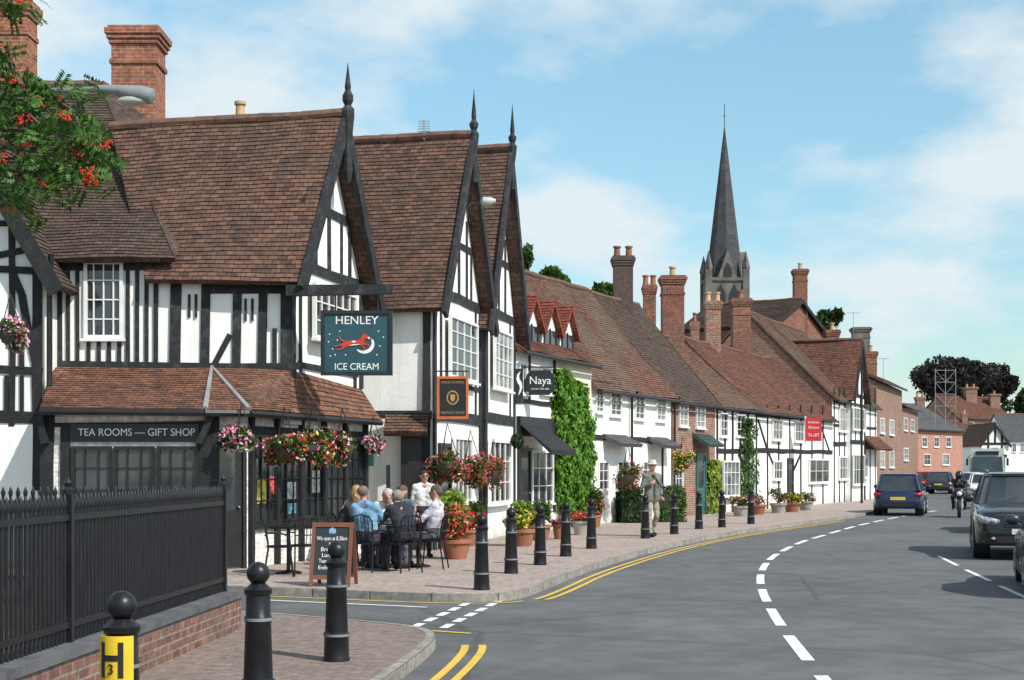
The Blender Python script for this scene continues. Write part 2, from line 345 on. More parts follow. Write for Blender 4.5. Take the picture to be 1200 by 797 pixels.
# ---------------------------------------------------------------- ground, road
def chai(p,k=2):
    for _ in range(k):
        q=[p[0]]
        for a,b in zip(p,p[1:]):q+=[a.lerp(b,.25),a.lerp(b,.75)]
        q.append(p[-1]);p=q
    return p
def v2(l):return [V((a,b,0)) for a,b in l]
def offs(pts,o):
    r=[]
    for i,p in enumerate(pts):
        d=(pts[min(i+1,len(pts)-1)]-pts[max(i-1,0)]).normalized();r.append(p+V((d.y,-d.x,0))*o)
    return r
def ribbon(m,pts,o0,o1,z,z0=None):
    a=offs(pts,o0);b=offs(pts,o1);acc=0
    for i in range(len(pts)-1):
        l=(pts[i+1]-pts[i]).length
        m.face([a[i]+V((0,0,z)),b[i]+V((0,0,z)),b[i+1]+V((0,0,z)),a[i+1]+V((0,0,z))],[(acc,o0),(acc,o1),(acc+l,o1),(acc+l,o0)])
        if z0 is not None:m.face([b[i]+V((0,0,z0)),b[i]+V((0,0,z)),b[i+1]+V((0,0,z)),b[i+1]+V((0,0,z0))],[(acc,0),(acc,.1),(acc+l,.1),(acc+l,0)])
        acc+=l
K=chai(v2([(-40,33),(-8,21.6),(-3.25,19.95),(-1.68,19.2),(-.66,18.85),(-.05,18.95),(.3,19.9),(1.3,24.6),(3.5,31.9),(6.0,38.2),(8.7,43.8),(13.6,54),(20,74),(24,85),(27.5,96),(35,118),(41,135),(55,175),(80,240)]))
KN=chai(v2([(-2.2,-3),(-1.8,4),(-1.45,7.4),(-1.2,9.66),(-1.0,11.3),(-.8,13),(-.72,14.2),(-.85,14.9),(-1.25,15.4),(-1.9,15.9),(-3,16.7),(-8,18.6),(-40,30)]))
ROADR=9.3
m=MB();m.face([(-900,-60,-.2),(1200,-60,-.2),(1200,2500,-.2),(-900,2500,-.2)]);m.build('ground',M('ground_earth',(.07,.1,.03),.9,(.05,.06,.03),.05),kind='structure')
def asph(nm,k):
    am,an,ab=nt(nm);ab.inputs['Roughness'].default_value=.85;ab.inputs['Specular IOR Level'].default_value=.3
    c=ramp(an,noi(an,.35,6),[(.35,mul((.1,.102,.106),k)),(.65,mul((.138,.14,.145),k))]);f=ramp(an,noi(an,90,2),[(.35,(.68,.68,.68)),(.65,(1.3,1.3,1.3))]);c=mixc(an,1.,c,f,'MULTIPLY')
    f=ramp(an,noi(an,2.2,3),[(.42,(.86,.86,.86)),(.6,(1.06,1.06,1.06))]);c=mixc(an,1.,c,f,'MULTIPLY')
    v=an.nodes.new('ShaderNodeTexVoronoi');v.feature='DISTANCE_TO_EDGE';v.inputs['Scale'].default_value=.22;g=an.nodes.new('ShaderNodeNewGeometry')
    nz=an.nodes.new('ShaderNodeTexNoise');nz.inputs['Scale'].default_value=1.5;an.links.new(g.outputs['Position'],nz.inputs['Vector']);mx=an.nodes.new('ShaderNodeMix');mx.data_type='VECTOR';mx.inputs[0].default_value=.12;an.links.new(g.outputs['Position'],mx.inputs[4]);an.links.new(nz.outputs['Color'],mx.inputs[5]);an.links.new(mx.outputs[1],v.inputs['Vector'])
    f=ramp(an,v.outputs['Distance'],[(0,(.62,.62,.62)),(.004,(.62,.62,.62)),(.009,(1,1,1))]);c=mixc(an,.6,c,mixc(an,1.,c,f,'MULTIPLY'))
    an.links.new(c,ab.inputs['Base Color']);bump(an,ab,noi(an,120,2),.35,.01);return am
ASP=asph('asphalt',1)
m=MB();m.face([(-40,-6,-.1),(110,-6,-.1),(110,260,-.1),(-40,260,-.1)]);m.build('road',ASP,kind='structure')
def solid(poly,z,name,mat):
    m=MB();m.face([p+V((0,0,z)) for p in poly]);return m.build(name,mat,kind='structure')
KW=.1
Ki=offs(K,-KW);solid(Ki+v2([(80,260),(-40,260)]),0,'pavement',PAV2)
KNi=offs(KN,-KW);solid(KNi+v2([(-40,-3)]),0,'pavement_corner',PAVE)
kb=bricks('kerb_blocks',(.33,.31,.28),(.26,.245,.225),(.1,.09,.085),.9,.5,.012,.4,(.15,.14,.13),.6,off=0)
for nm,k in (('kerb',K),('kerb_corner',KN)):
    m=MB();ribbon(m,k,-KW,0,.004,-.12);m.build(nm,kb,kind='structure')
KR=offs(chai(v2([(-1,-3),(.3,19.9),(1.3,24.6),(3.5,31.9),(8.7,43.8),(13.6,54),(20,74),(27.5,96),(41,135),(80,240)])),ROADR)
m=MB();ribbon(m,KR,0,.13,.004);ribbon(m,offs(KR,.13),-.131,-.13,.004);m.build('kerb_right',kb,kind='structure')
m=MB();ribbon(m,KR,.13,4.5,0,-.15)
for i in range(len(KR)-1):m.face([KR[i]+V((0,0,-.12)),KR[i]+V((0,0,.004)),KR[i+1]+V((0,0,.004)),KR[i+1]+V((0,0,-.12))])
m.build('pavement_right',PAV2,kind='structure')
CL=[gp(a,b,-.1) for a,b in ((1010,850),(949,777),(915,734),(897,703),(890,682),(893,667),(903,654),(920,644),(942,634),(964,628),(990,620),(1018,613),(1050,606.5),(1100,598))]
for p in CL:p.z=0
CL=chai(CL,1)
def sub(pts,a,b):
    acc=0;o=[]
    for p,q in zip(pts,pts[1:]):
        l=(q-p).length
        if acc+l>a and acc<b:
            if not o:o.append(p.lerp(q,max(0,(a-acc)/l)))
            o.append(p.lerp(q,min(1,(b-acc)/l)))
        acc+=l
    return o
m=MB();d=.4
while d<75:
    s=sub(CL,d,d+1.95)
    if len(s)>1:ribbon(m,s,-.06,.06,-.095)
    d+=2.9
for a,b in (((1132,668),(1160,681)),((1172,687),(1205,702)),((1100,652),(1122,663))):
    ribbon(m,[V((*gp(*a,-.1).xy,0)),V((*gp(*b,-.1).xy,0))],-.04,.04,-.095)
A,B=gp(518,737,-.1),gp(592,701,-.1);A.z=B.z=0
for row in (0,.34):
    l=offs([A,B],-row);n=6
    for i in range(n):ribbon(m,[l[0].lerp(l[1],(i+.1)/n),l[0].lerp(l[1],(i+.74)/n)],-.05,.05,-.095)
ribbon(m,[V((*gp(300,703,-.1).xy,0)),V((*gp(500,712,-.1).xy,0))],-.035,.035,-.095)
m.build('road_marking_white',WLN,kind='structure')
m=MB();kk=[p for p in K if 19.3<p.y<50 and p.x>-.2]
for o in (.2,.36):ribbon(m,kk,o,o+.065,-.094)
kk=[p for p in KN if -3<p.y<15.1 and p.x>-2.3]
for o in (.25,.42):ribbon(m,[p for p in kk if p.y<14.3 ],o,o+.075,-.094)
kk=[p for p in K if p.x<.0 and p.x>-4]
ribbon(m,kk,.2,.27,-.0935)
ribbon(m,[V((*gp(494,739,-.1).xy,0)),V((*gp(552,743,-.1).xy,0))],-.035,.035,-.093)
m.build('road_marking_yellow',YEL,kind='structure')
# ---------------------------------------------------------------- B1 tea rooms
FU=Fr((X(55,25),25),(X(340,25),25))
c1=FU.p(FU.len,0);FL=Fr((c1.x,25),(-2.96,28.6))
zE=Z(305,25);zR=8.1
t1=th('tea_room','white timber framed tea room with brown tiled roofs on the street corner','building',(-6,27,0))
m=MB();m.fb(FU,-.02,FU.len,2.4,zE-.05,-3.0,0);m.build('wall',WHITE,t1)
m=MB();prism(m,FL,[(0,2.4),(FL.len,2.4),(FL.len,zE-.16),(FL.len/2,zR-.16),(0,zE-.16)],-6.0,0);m.build('wall',WHITE,t1)
FS=Fr((X(50,23.4),23.4),(X(240,23.4),23.4));FC=Fr((X(240,23.4),23.4),(-4.35,23.9));FG=Fr((-4.35,23.9),(-2.85,28.1))
m=MB();poly=[FS.A,FS.B,FC.B,FG.B,V((-9,30,0)),V((X(50,23.4),30,0))]
a=[p+V((0,0,2.62)) for p in poly];b=[p+V((0,0,-.05)) for p in poly];m.face(a);
for i in range(len(poly)):m.face([b[i],b[(i+1)%6],a[(i+1)%6],a[i]])
m.build('shop_wall',WBRK,t1)
k=(zR-zE)/(FL.len/2);ov=.32
e1=FL.p(-ov,zE-ov*k+.08,ov);r1=FL.p(FL.len/2,zR+.08,ov);e0=V((X(196,25)-.3,24.72,e1.z+.05));r0=V((X(128,26.9),27.0,zR-.12))
m=MB();slope(m,e0,e1,r1,r0,16,.07);m.build('roof_slope',T1,t1)
m=MB();slope(m,FL.p(FL.len+ov,e1.z,-6.5),FL.p(FL.len+ov,e1.z,ov),r1,r0,8);m.build('roof_slope',T1,t1)
ridge(t1,r0,r1)
for a in (-ov,FL.len+ov):
    m=MB();m.bar(FL,(a,e1.z-.15),(FL.len/2,zR-.1),.26,ov-.02,ov+.06);m.build('bargeboard',TIMG,t1)
m=MB();m.lathe(FL.p(FL.len/2,zR,ov+.06),[(.05,-1.2),(.09,-1),(.07,-.5),(.12,0),(.12,.15),(.06,.22),(.1,.3),(.1,.4),(.05,.5),(.06,.56),(.015,.9),(.005,1.0)],8);m.build('finial',TIMG,t1)
zA=Z(102,28.6);m=MB();slope(m,V((X(-60,24.7),24.7,zE-.02)),V((X(205,24.7),24.7,zE)),V((X(118,28.6),28.6,zA)),V((X(-60,28.6),28.6,zA+.1)),16,.08);m.build('roof_slope',T3,t1)
m=MB();slope(m,V((X(205,24.7),24.7,zE)),V((X(262,30),30,Z(175,30))),V((X(118,28.6),28.6,zA)),V((X(118,28.6),28.6,zA)),6);m.build('roof_slope',T3,t1)
ridge(t1,V((X(-60,28.6),28.6,zA+.1)),V((X(118,28.6),28.6,zA)));ridge(t1,V((X(118,28.6),28.6,zA)),V((X(222,29.8),29.8,Z(160,29.8))))
FW=Fr((X(-125,24.2),24.2),(X(50,24.2),24.2));zW=Z(300,24.2)
gable(FW,0,FW.len,4,zW,zW+2.15,'',WHITE,T3,.35,6,fin=False,t=t1,barge=.26,bm=TIMB)
timb(t1,FW,[(44,300,44,575,.16),(14,250,14,500,.1),(-10,315,50,318,.12),(-10,432,50,436,.13),(-10,488,52,490,.2),(16,322,26,345,.12),(26,345,31,375,.12),(31,375,42,428,.12),(-4,300,44,290,.1),(26,380,26,432,.08),(8,440,8,486,.07),(26,440,26,486,.07),(-10,262,22,262,.1)],mat=TIMB)
m=MB();m.fb(FW,FW.U(-20),FW.U(44),0,FW.z(20,498),0,.03);m.build('rendered_base',WHITE,t1)
tl=[(58,312,350,310,.14),(66,310,66,432,.2),(207,312,205,432,.2),(242,312,240,432,.16),(279,312,277,432,.16),(309,312,307,434,.15),(336,312,336,438,.2),(238,338,345,338,.17),(58,427,350,429,.12)]
tl+=[(x,312,x,430,.07) for x in (80,91,150,161,172,183)]+[(x,398,x,430,.07) for x in (104,116,128,140)]
tl+=[(222,345,222,372,.04),(230,345,230,372,.04),(288,350,288,376,.04),(296,350,296,376,.04),(250,430,270,392,.09),(322,385,322,432,.07)]
timb(t1,FU,tl,mat=TIMG)
wpx(t1,FU,99,306,145,397,4,4,gm=GLASS)
L_=FL.len
tuz(t1,FL,[(0,zE,L_,zE,.2),(.08,3.2,.08,zE,.2),(L_-.08,3.2,L_-.08,zE,.2),(L_/2,zE,L_/2,zR-.4,.12),(.75,zE,.75,6.5,.1),(L_-.75,zE,L_-.75,6.5,.1),(.6,6.35,L_-.6,6.35,.16),(.3,3.45,L_-.3,3.45,.1),(.45,3.2,.45,zE,.1),(L_-.45,3.2,L_-.45,zE,.1),(1.2,zE,1.2,6.3,.08),(L_-1.2,zE,L_-1.2,6.3,.08)],mat=TIMG)
win(t1,FL,(.75,L_-.75,3.95,4.95),6,3,gm=GLASS,n=.12);
m=MB();o=V((X(47,23.1),23.1,2.6));e1=V((X(240,23.1),23.1,2.58));e2=V((X(292,23.35),23.35,2.58));e3=V((-2.55,28.2,2.58));r2=V((X(248,24.95),24.95,3.36));r1_=V((X(62,24.95),24.95,3.36))
c2=V((c1.x,24.98,3.33));r3=FL.p(FL.len-.1,3.2,.02)
slope(m,o,e1,r2,r1_,14,.03);slope(m,e1,e2,r2,r2,4,.0);m.build('pentice_roof',T6,t1)
m=MB();slope(m,e2,e2.lerp(e3,.27),c2,r2,6,.02);slope(m,e2.lerp(e3,.27),e3,r3,c2,12,.02);m.build('pentice_roof',T6,t1)
for a,b in ((e1,r2),(e2,r2)):
    m=MB();m.tube([a+V((0,0,.01)),b+V((0,0,.03))],[.05,.03],6);m.build('lead_hip',LEAD,t1,True)
m=MB()
for a,b in ((o,e1),(e1,e2),(e2,e3)):m.tube([a-V((0,0,.06)),b-V((0,0,.06))],.06,6)
m.build('gutter',BLACK,t1,True)
m=MB();m.tube([P(60,24.0,300),P(60,24.0,298),P(58,24.1,330),P(58,24.1,470)],.05,8);m.build('drainpipe',BLACK,t1,True)
t=FS;m=MB();m.fb(t,t.U(84),t.U(234),t.z(150,518),t.z(150,497),0,.05);sg=m.build('shop_sign_board',BLACK,t1)
text(sg,'TEA ROOMS — GIFT SHOP',.17,t.p(t.U(161),t.z(161,507),.053),t.u,t.n,WPAINT,w=1.88)
for a,b in ((84,132),(134,182),(184,233)):wpx(t1,t,a,523,b,600,3,3,fm=BLACK,gm=GLASS)
timb(t1,t,[(56,480,56,680,.22),(250,480,250,700,.2),(84,601,236,601,.12),(60,478,250,478,.1),(77,498,77,680,.16),(236,498,236,680,.16),(60,498,246,496,.07)],n=.0)
m=MB();m.bar(FS,FS.uz(56,520),FS.uz(50,482),.1,.0,.2);m.bar(FS,FS.uz(236,520),FS.uz(252,484),.1,.0,.2);m.build('bracket',TIMB,t1)
door(t1,FC,(.04,FC.len-.06,0,2.25),BLACK)
t=FG;m=MB()
for i in range(6):
    u=i*(t.len-.1)/5;m.fb(t,u,u+.1,0,2.6,0,.08)
m.fb(t,.1,t.len,2.2,2.34,0,.06);m.fb(t,.1,t.len,.62,.72,0,.07);m.build('shop_front_frame',TIMB,t1)
for i in range(5):
    u=i*(t.len-.1)/5;win(t1,t,(u+.11,u+(t.len-.1)/5-.01,.73,2.19),3,4,fm=BLACK,gm=GLASS,b=.03,n=.01,sill=False)
for i,(a,z,w,h,c) in enumerate(((.25,1.05,.3,.42,(.7,.55,.1)),(.62,1.2,.2,.3,(.6,.1,.08)),(1.25,1.1,.35,.3,(.7,.7,.68)),(1.3,.85,.3,.18,(.2,.4,.5)),(2.2,1.2,.3,.4,(.65,.6,.5)))):
    m=MB();m.fb(t,a,a+w,z,z+h,.026,.034);m.build('window_poster',M('poster_%d'%i,c,.6,mul(c,.4),9,lo=.4,hi=.5),t1)
chim(t1,130,195,37,165,29.2,BRK4,0);chim(t1,-8,43,3,100,29.6,BRK4,0);chim(t1,266,297,118,152,27.5,STONE,1)
# ---------------------------------------------------------------- B2, B3
F2=Fr((X(508,29),29),(X(563,32.8),32.8));F3=Fr((X(563,32.8),32.8),(X(603,36.5),36.5))
z2=Z(338,29);r2z=Z(166,31)
t2=gable(F2,0,F2.len,7,z2,r2z,'tall white gabled house with brown roof and spiked finial, nearer of the steep pair',WHITE,T1,.3,14,fin=.95,bm=TIMG,barge=.24)
L_=F2.len
tuz(t2,F2,[(0,z2,L_,z2,.2),(.08,0,.08,z2,.18),(L_-.08,0,L_-.08,z2,.18),(L_/2,z2,L_/2,r2z-.5,.12),(.8,6.4,L_-.8,6.4,.14),(.9,z2,.9,6.4,.09),(L_-.9,z2,L_-.9,6.4,.09),(1.3,z2,1.3,7,.09),(L_-1.3,z2,L_-1.3,7,.09),(0,2.7,L_,2.7,.24),(.5,2.8,.5,z2,.1),(L_-.5,2.8,L_-.5,z2,.1),(0,3.4,L_,3.4,.1)],mat=TIMG)
win(t2,F2,(.8,L_-.8,3.5,4.8),4,4,n=.1,gm=GLASS);win(t2,F2,(1.3,L_-1.1,.9,2.3),4,3,n=.05,gm=GLASS);door(t2,F2,(.3,1.15,0,2.15),BLACK)
S2=Fr((-9,29),(F2.A.x,29))
timb(t2,S2,[(500,340,500,640,.16),(440,486,506,486,.16),(455,545,455,640,.08)],n=.0)
m=MB();m.fb(S2,S2.U(470),S2.U(494),0,Z(492,29),.0,.05);d=m.build('door',BLACK,t2);
m=MB();slope(m,S2.p(S2.U(452),2.35,.5),S2.p(S2.U(502),2.35,.5),S2.p(S2.U(502),2.72,.0),S2.p(S2.U(452),2.72,.0),5,0);m.build('porch_roof',T1,t2)
m=MB();m.fb(S2,S2.U(421),S2.U(438),Z(546,29),Z(533,29),0,.02);m.build('notice_board',M('green_sign',(.03,.25,.13),.5),t2)
z3=Z(362,33.5);r3z=Z(180,34.8)
t3=gable(F3,0,F3.len,7,z3,r3z,'narrow white gabled house with spiked finial, farther of the steep pair',WHITE,T1,.3,12,fin=1.0,bm=TIMG,barge=.24)
L_=F3.len
tuz(t3,F3,[(0,z3,L_,z3,.2),(.08,0,.08,z3,.18),(L_-.08,0,L_-.08,z3,.18),(L_/2,z3,L_/2,r3z-.5,.12),(.7,6.6,L_-.7,6.6,.14),(1.2,z3,1.2,7.2,.1),(L_-1.2,z3,L_-1.2,7.2,.1),(0,2.8,L_,2.8,.24),(.6,2.8,.6,z3,.1),(L_-.6,2.8,L_-.6,z3,.1)],mat=TIMG)
win(t3,F3,(.9,L_-.9,3.5,4.9),4,4,n=.1);win(t3,F3,(.6,L_-.9,.8,2.3),4,3,n=.05)
m=MB();m.tube([V((*F2.B.xy,0))+F2.n*.12,V((*F2.B.xy,5.1))+F2.n*.12],.05,8);m.build('drainpipe',BLACK,t2,True)
# ---------------------------------------------------------------- the row beyond
LP=[V(p) for p in ((.065,36.5),(2.3,42),(4.3,46.5),(6.3,50.5),(9.3,56),(12.8,63),(15.8,69.5),(18.8,76),(22.5,85),(28,98))]
def lp(px):
    k=(px-600)/F
    for a,b in zip(LP,LP[1:]):
        d=b-a;t=(k*a.y-a.x)/(d.x-k*d.y)
        if -1e-6<=t<=1.000001:return a+d*t
    return LP[-1]
def seg(a,b):return Fr(lp(a),lp(b))
def pipe(par,f,u,h):
    m=MB();m.tube([f.p(u,h,.3),f.p(u,h-.2,.1),f.p(u,0,.1)],.045,6);m.build('drainpipe',BLACK,par,True)
def aerial(par,p):
    m=MB();p=V(p);m.tube([p-V((0,0,.5)),p+V((0,0,1.0))],.015,5);m.tube([p+V((-.35,0,.95)),p+V((.35,.1,.95))],.01,4)
    for i in range(6):m.tube([p+V((-.3+i*.12,-.15,.95)),p+V((-.3+i*.12,.15,.95))],.007,4)
    m.build('aerial',LEAD,par)
f=seg(603.1,693);t4=house(f,0,f.len,6,Z(407,37),6.9,'white and cream shop house with a row of small red roofed dormers',WHITE,T2,seg=14)
uc=f.U(651);m=MB();m.fb(f,uc,f.len+.0,-.0,Z(410,38)-.12,-.02,.02);m.build('cream_front',CREAM,t4)
for i,u in enumerate((.75,2.15,3.55,4.95)):
    w=.58;g=Fr(f.p(u-w,0,-.4).xy,f.p(u+w,0,-.4).xy);zb=4.65;dm=MB();prism(dm,g,[(0,zb-.4),(2*w,zb-.4),(2*w,zb+.8),(w,zb+1.5),(0,zb+.8)],-2.0,0);d=dm.build('dormer',WHITE,t4)
    for q in (0,1):
        dm=MB();e=-.16 if q==0 else 2*w+.16
        slope(dm,g.p(e,zb+.68,-2.1),g.p(e,zb+.68,.17),g.p(w,zb+1.62,.17),g.p(w,zb+1.62,-2.1),4,0);dm.build('dormer_roof',T5,d)
    dm=MB();dm.fb(g,.15,2*w-.15,zb+.05,zb+.78,0,.02);dm.build('pane',GLASS,d)
    dm=MB()
    for a in (.1,w-.03,2*w-.16):dm.fb(g,a,a+.06,zb,zb+.83,0,.04)
    dm.fb(g,.1,2*w-.1,zb-.06,zb-.0,0,.05);dm.build('frame',TIMB,d)
wpx(t4,f,607,425,616,462,2,2);wpx(t4,f,632,430,645,462,2,3);wpx(t4,f,668,470,682,500,2,3)
wpx(t4,f,622,528,647,590,3,3);door(t4,f,(.15,1.0,0,2.15),BLACK)
m=MB();m.fb(f,.1,f.U(664),2.45,2.95,0,.12);m.build('shop_fascia',BLACK,t4)
timb(t4,f,[(604,470,650,474,.12),(620,412,620,470,.1),(649,412,649,600,.12)])
m=MB();a0=f.p(.1,2.75,.1);a1=f.p(f.U(634),2.75,.1);q=f.n*.85-V((0,0,.65));m.face([a0,a1,a1+q,a0+q]);m.face([a0+q,a1+q,a1+q-V((0,0,.13)),a0+q-V((0,0,.13))]);m.face([a0,a0+q,a0+q-V((0,0,.13))]);m.face([a1,a1+q,a1+q-V((0,0,.13))]);m.build('awning',M('black_canvas',(.015,.015,.018),.8),t4)
f4=f
f=seg(693,786);f5=f;t5=house(f,0,f.len,6,4.15,7.65,'long white two storey house under a mottled red roof, beside the ivy',WHITE,T4,seg=14)
for a in ((697,456,706,484),(714,458,727,488),(743,461,754,492),(768,464,779,494)):wpx(t5,f,*a,2,4)
for a in ((700,540,712,575),(722,540,736,574),(752,540,764,572)):wpx(t5,f,*a,2,3)
timb(t5,f,[(694,512,786,518,.16),(694,440+8,786,462,.12),(740,520,740,590,.12),(776,520,776,590,.12)])
for a,b in ((706,732),(758,780)):
    m=MB();u0,u1=f.U(a),f.U(b);slope(m,f.p(u0,2.35,.6),f.p(u1,2.35,.6),f.p(u1,2.65,0),f.p(u0,2.65,0),4,0);m.build('porch_roof',SLATE,t5)
pipe(t5,f,f.U(737),4)
f=seg(786,838);t6=house(f,0,f.len,6,4.1,7.6,'red brick house with dark tiled roof between two white houses',BRK2,T3,seg=10)
for a in ((795,466,805,500),(815,470,825,502)):wpx(t6,f,*a,2,4)
for a in ((790,538,799,572),):wpx(t6,f,*a,2,3)
door(t6,f,(f.U(815),f.U(815)+.95,0,2.15),M('green_door',(.05,.16,.14),.4))
m=MB();slope(m,f.p(f.U(811),2.45,.6),f.p(f.U(830),2.45,.6),f.p(f.U(830),2.85,0),f.p(f.U(811),2.85,0),4,0);m.build('porch_roof',M('green_canopy',(.05,.09,.08),.5),t6);f6=f
pipe(t6,f,.1,4)
for a,b,lab in ((838,884,'white timbered cottage with large ground floor window next to the brick house'),(884,975,'long white timber framed cottage with a red letting board on its front')):
    f=seg(a,b);tt=house(f,0,f.len,6,4.0,6.65 if a==838 else 6.75,lab,WHITE,T4 if a==838 else T2,seg=12)
    tm=[(a+1,478+(a>850)*8,b,484+(a>850)*10,.14),(a+1,528,b,530,.18)]
    x=a+2
    while x<b:tm.append((x,475,x,600,.13));x+=9 if a==838 else 13
    if a>850:tm+=[(900,530,912,560,.12),(925,560,938,532,.12),(888,492,899,528,.12),(962,500,972,530,.12)]
    timb(tt,f,tm)
    if a==838:
        wpx(tt,f,843,484,852,512,2,3);wpx(tt,f,862,486,872,512,2,3);wpx(tt,f,842,540,861,582,4,3,n=.15);t7=tt;f7=f
    else:
        for q in ((904,492,915,516),(930,494,940,518),(905,540,915,562),(947,538,970,566)):wpx(tt,f,*q,3,2,n=.03)
        door(tt,f,(f.U(922),f.U(922)+.9,0,2.05),BLACK);t7b=tt;f7b=f
f=seg(975,1027);f8=f;t8=house(f,0,f.len,8,5.0,9.0,'tall timbered house with a gable and lean-to roofs at the bend',BRK2,T4,seg=12)
m=MB();m.fb(f,0,f.len,0,4.85,-.02,.015);m.build('front_panel',WHITE,t8)
tm=[(x,455,x,590,.15) for x in range(977,1027,6)]+[(976,470,1026,478,.16),(976,520,1026,522,.2),(976,498,1026,502,.12)]
timb(t8,f,tm,n=.015)
for q in ((982,478,992,506),(1003,482,1013,506),(982,535,992,562),(1003,535,1015,560)):wpx(t8,f,*q,3,2,n=.05)
g=Fr(f.p(3.0,0,.25).xy,f.p(6.6,0,.25).xy);gable(g,0,3.6,5,5.2,7.9,'',WHITE,T2,.25,6,fin=False,t=t8,barge=.2)
tuz(t8,g,[(0,5.2,3.6,5.2,.18),(1.8,5.2,1.8,7.6,.14),(.9,5.2,.9,6.4,.12),(2.7,5.2,2.7,6.4,.12),(0,2.9,3.6,2.9,.2),(.1,0,.1,5.2,.16),(3.5,0,3.5,5.2,.16),(1.2,3,1.2,5.2,.1),(2.4,3,2.4,5.2,.1)])
win(t8,g,(.4,3.2,3.5,4.6),4,2,n=.05);win(t8,g,(.4,3.2,.8,2.3),4,2,n=.05)
m=MB();m.fb(f,6.8,f.len,2.6,3.0,0,.15);slope(m,f.p(6.7,2.6,.9),f.p(f.len,2.6,.9),f.p(f.len,3.3,.1),f.p(6.7,3.3,.1),4,0);m.build('shop_roof',T2,t8)
f=seg(1027,1057);t9=house(f,0,f.len,9,6.4,8.6,'tall red brick house past the timbered one at the bend',BRK2,T2,seg=10)
for q in ((1031,490,1036,508),(1042,492,1047,510),(1031,528,1036,548),(1042,528,1047,548)):wpx(t9,f,*q,2,2)
g=Fr((X(905,82),82),(X(966,88),88));tb=gable(g,0,g.len,6,Z(386,85),Z(352,85),'dark brick gabled house rising behind the cottage roofs',BRK,T3,.2,6,fin=False)
chim(tb,928,947,308,362,86,BRK,1)
def rch(par,f,D,x0,x1,yt,yb,*a):chim(par,x0,x1,yt,yb,f.ry((x0+x1)/2,D),*a)
rch(t6,f6,3,716,744,288,352,M('dark_brick',(.1,.065,.055),.9,(.055,.045,.04),8,.5,20),2,BRK)
rch(t6,f6,3.2,752,770,322,362,BRK,2,POT);rch(t7,f7,3,772,804,312,396,BRK,1);rch(t7,f7,3.1,824,846,342,392,BRK2,2,CPOT);rch(t7b,f7b,3.1,855,881,340,420,BRK,1,POT)
rch(t7,f7,4.3,808,820,366,398,BRK2,1,POT);rch(t8,f8,5,997,1020,384,430,STONE,0);chim(t8,966,984,378,410,77,BRK,1);chim(t9,1012,1028,404,450,84,BRK,1)
aerial(t8,P(1000,76,388));aerial(t9,P(1035,82,440))
# ---------------------------------------------------------------- far houses
def far(x0,Y0,x1,Y1,ye,yr,lab,wm,tm_,ws=(),gb=False,D=8):
    f=Fr((X(x0,Y0),Y0),(X(x1,Y1),Y1));Y=(Y0+Y1)/2
    t=gable(f,0,f.len,D,Z(ye,Y),Z(yr,Y),lab,wm,tm_,.2,4,fin=False) if gb else house(f,0,f.len,D,Z(ye,Y),Z(yr,Y+D/2),lab,wm,tm_,seg=5)
    for w in ws:wpx(t,f,*w,2,2)
    return t,f
far(1055,100,1076,112,478,462,'far red brick house with orange tiled roof after the bend',BRK2,T2,((1059,490,1063,505),(1067,492,1071,506),(1059,525,1064,540)))
t,f=far(1068,122,1128,130,503,474,'far pink rendered house with a grey slate roof',PINK,SLATE,((1080,512,1086,524),(1094,512,1100,524),(1108,512,1114,524),(1082,532,1090,545),(1104,532,1112,545)));chim(t,1072,1084,460,485,132,BRK2,2)
t,f=far(1126,150,1166,152,518,494,'far white timbered house with red roof left of the coach',WHITE,T2,((1132,524,1137,532),(1148,524,1154,532)));chim(t,1126,1134,480,498,155,BRK2,1)
t,f=far(1150,140,1182,140,520,497,'far white timbered gable behind the coach',WHITE,T4,((1162,524,1170,533),),True)
timb(t,f,[(1152,520,1180,520,.25),(1158,506,1158,548,.2),(1166,498,1166,520,.2),(1174,506,1174,548,.2),(1152,534,1180,534,.2)])
far(1180,150,1225,150,515,486,'far house with dark slate roof at the right edge',WHITE,SLATE,((1186,520,1191,530),(1196,520,1200,530)))
t,f=far(1122,175,1185,178,490,466,'distant brick house with two chimneys under the copper beech',BRK2,T2,((1136,494,1141,503),(1160,494,1165,503)));chim(t,1129,1145,450,476,180,BRK2,2);chim(t,1158,1172,458,476,180,BRK2,1)
tm=th('scaffold_tower','small pale lattice tower above the far roofs','tower',(X(1108,118),118,0));m=MB()
for x in (1096,1108,1120):m.tube([P(x,118,500),P(x,118,432)],.028,5)
for y in (434,448,462,476):m.tube([P(1096,118,y),P(1120,118,y)],.022,4);m.tube([P(1096,118,y),P(1108,118,y+14)],.018,4);m.tube([P(1120,118,y),P(1108,118,y+14)],.018,4)
m.build('lattice',M('scaffold_grey',(.3,.31,.32),.6),tm)
# ---------------------------------------------------------------- church
Y=110;cx=X(849,Y);tc=th('church_tower','grey stone church tower with slender pointed spire','church',(cx,Y,0));s=1.5
zt=Z(328,Y);m=MB();m.bx((cx-s,Y-s,0),(cx+s,Y+s,zt));m.bx((cx-s-.12,Y-s-.12,zt-.25),(cx+s+.12,Y+s+.12,zt-.01));m.bx((cx-s-.1,Y-s-.1,zt-4.3),(cx+s+.1,Y+s+.1,zt-4.1));m.build('wall',STONE,tc)
zs=Z(300,Y);ztip=Z(150,Y);m=MB();m.tube([(cx,Y,zt-.2),(cx,Y,zs),(cx,Y,ztip)],[1.5,1.2,.04],8);sp=m.build('spire',SPIRE,tc)
m=MB();m.tube([(cx,Y,Z(152,Y)),(cx,Y,Z(122,Y))],.03,5);m.tube([(cx-.12,Y,Z(136,Y)),(cx+.12,Y,Z(136,Y))],.025,4);m.build('weather_vane',BLACK,sp)
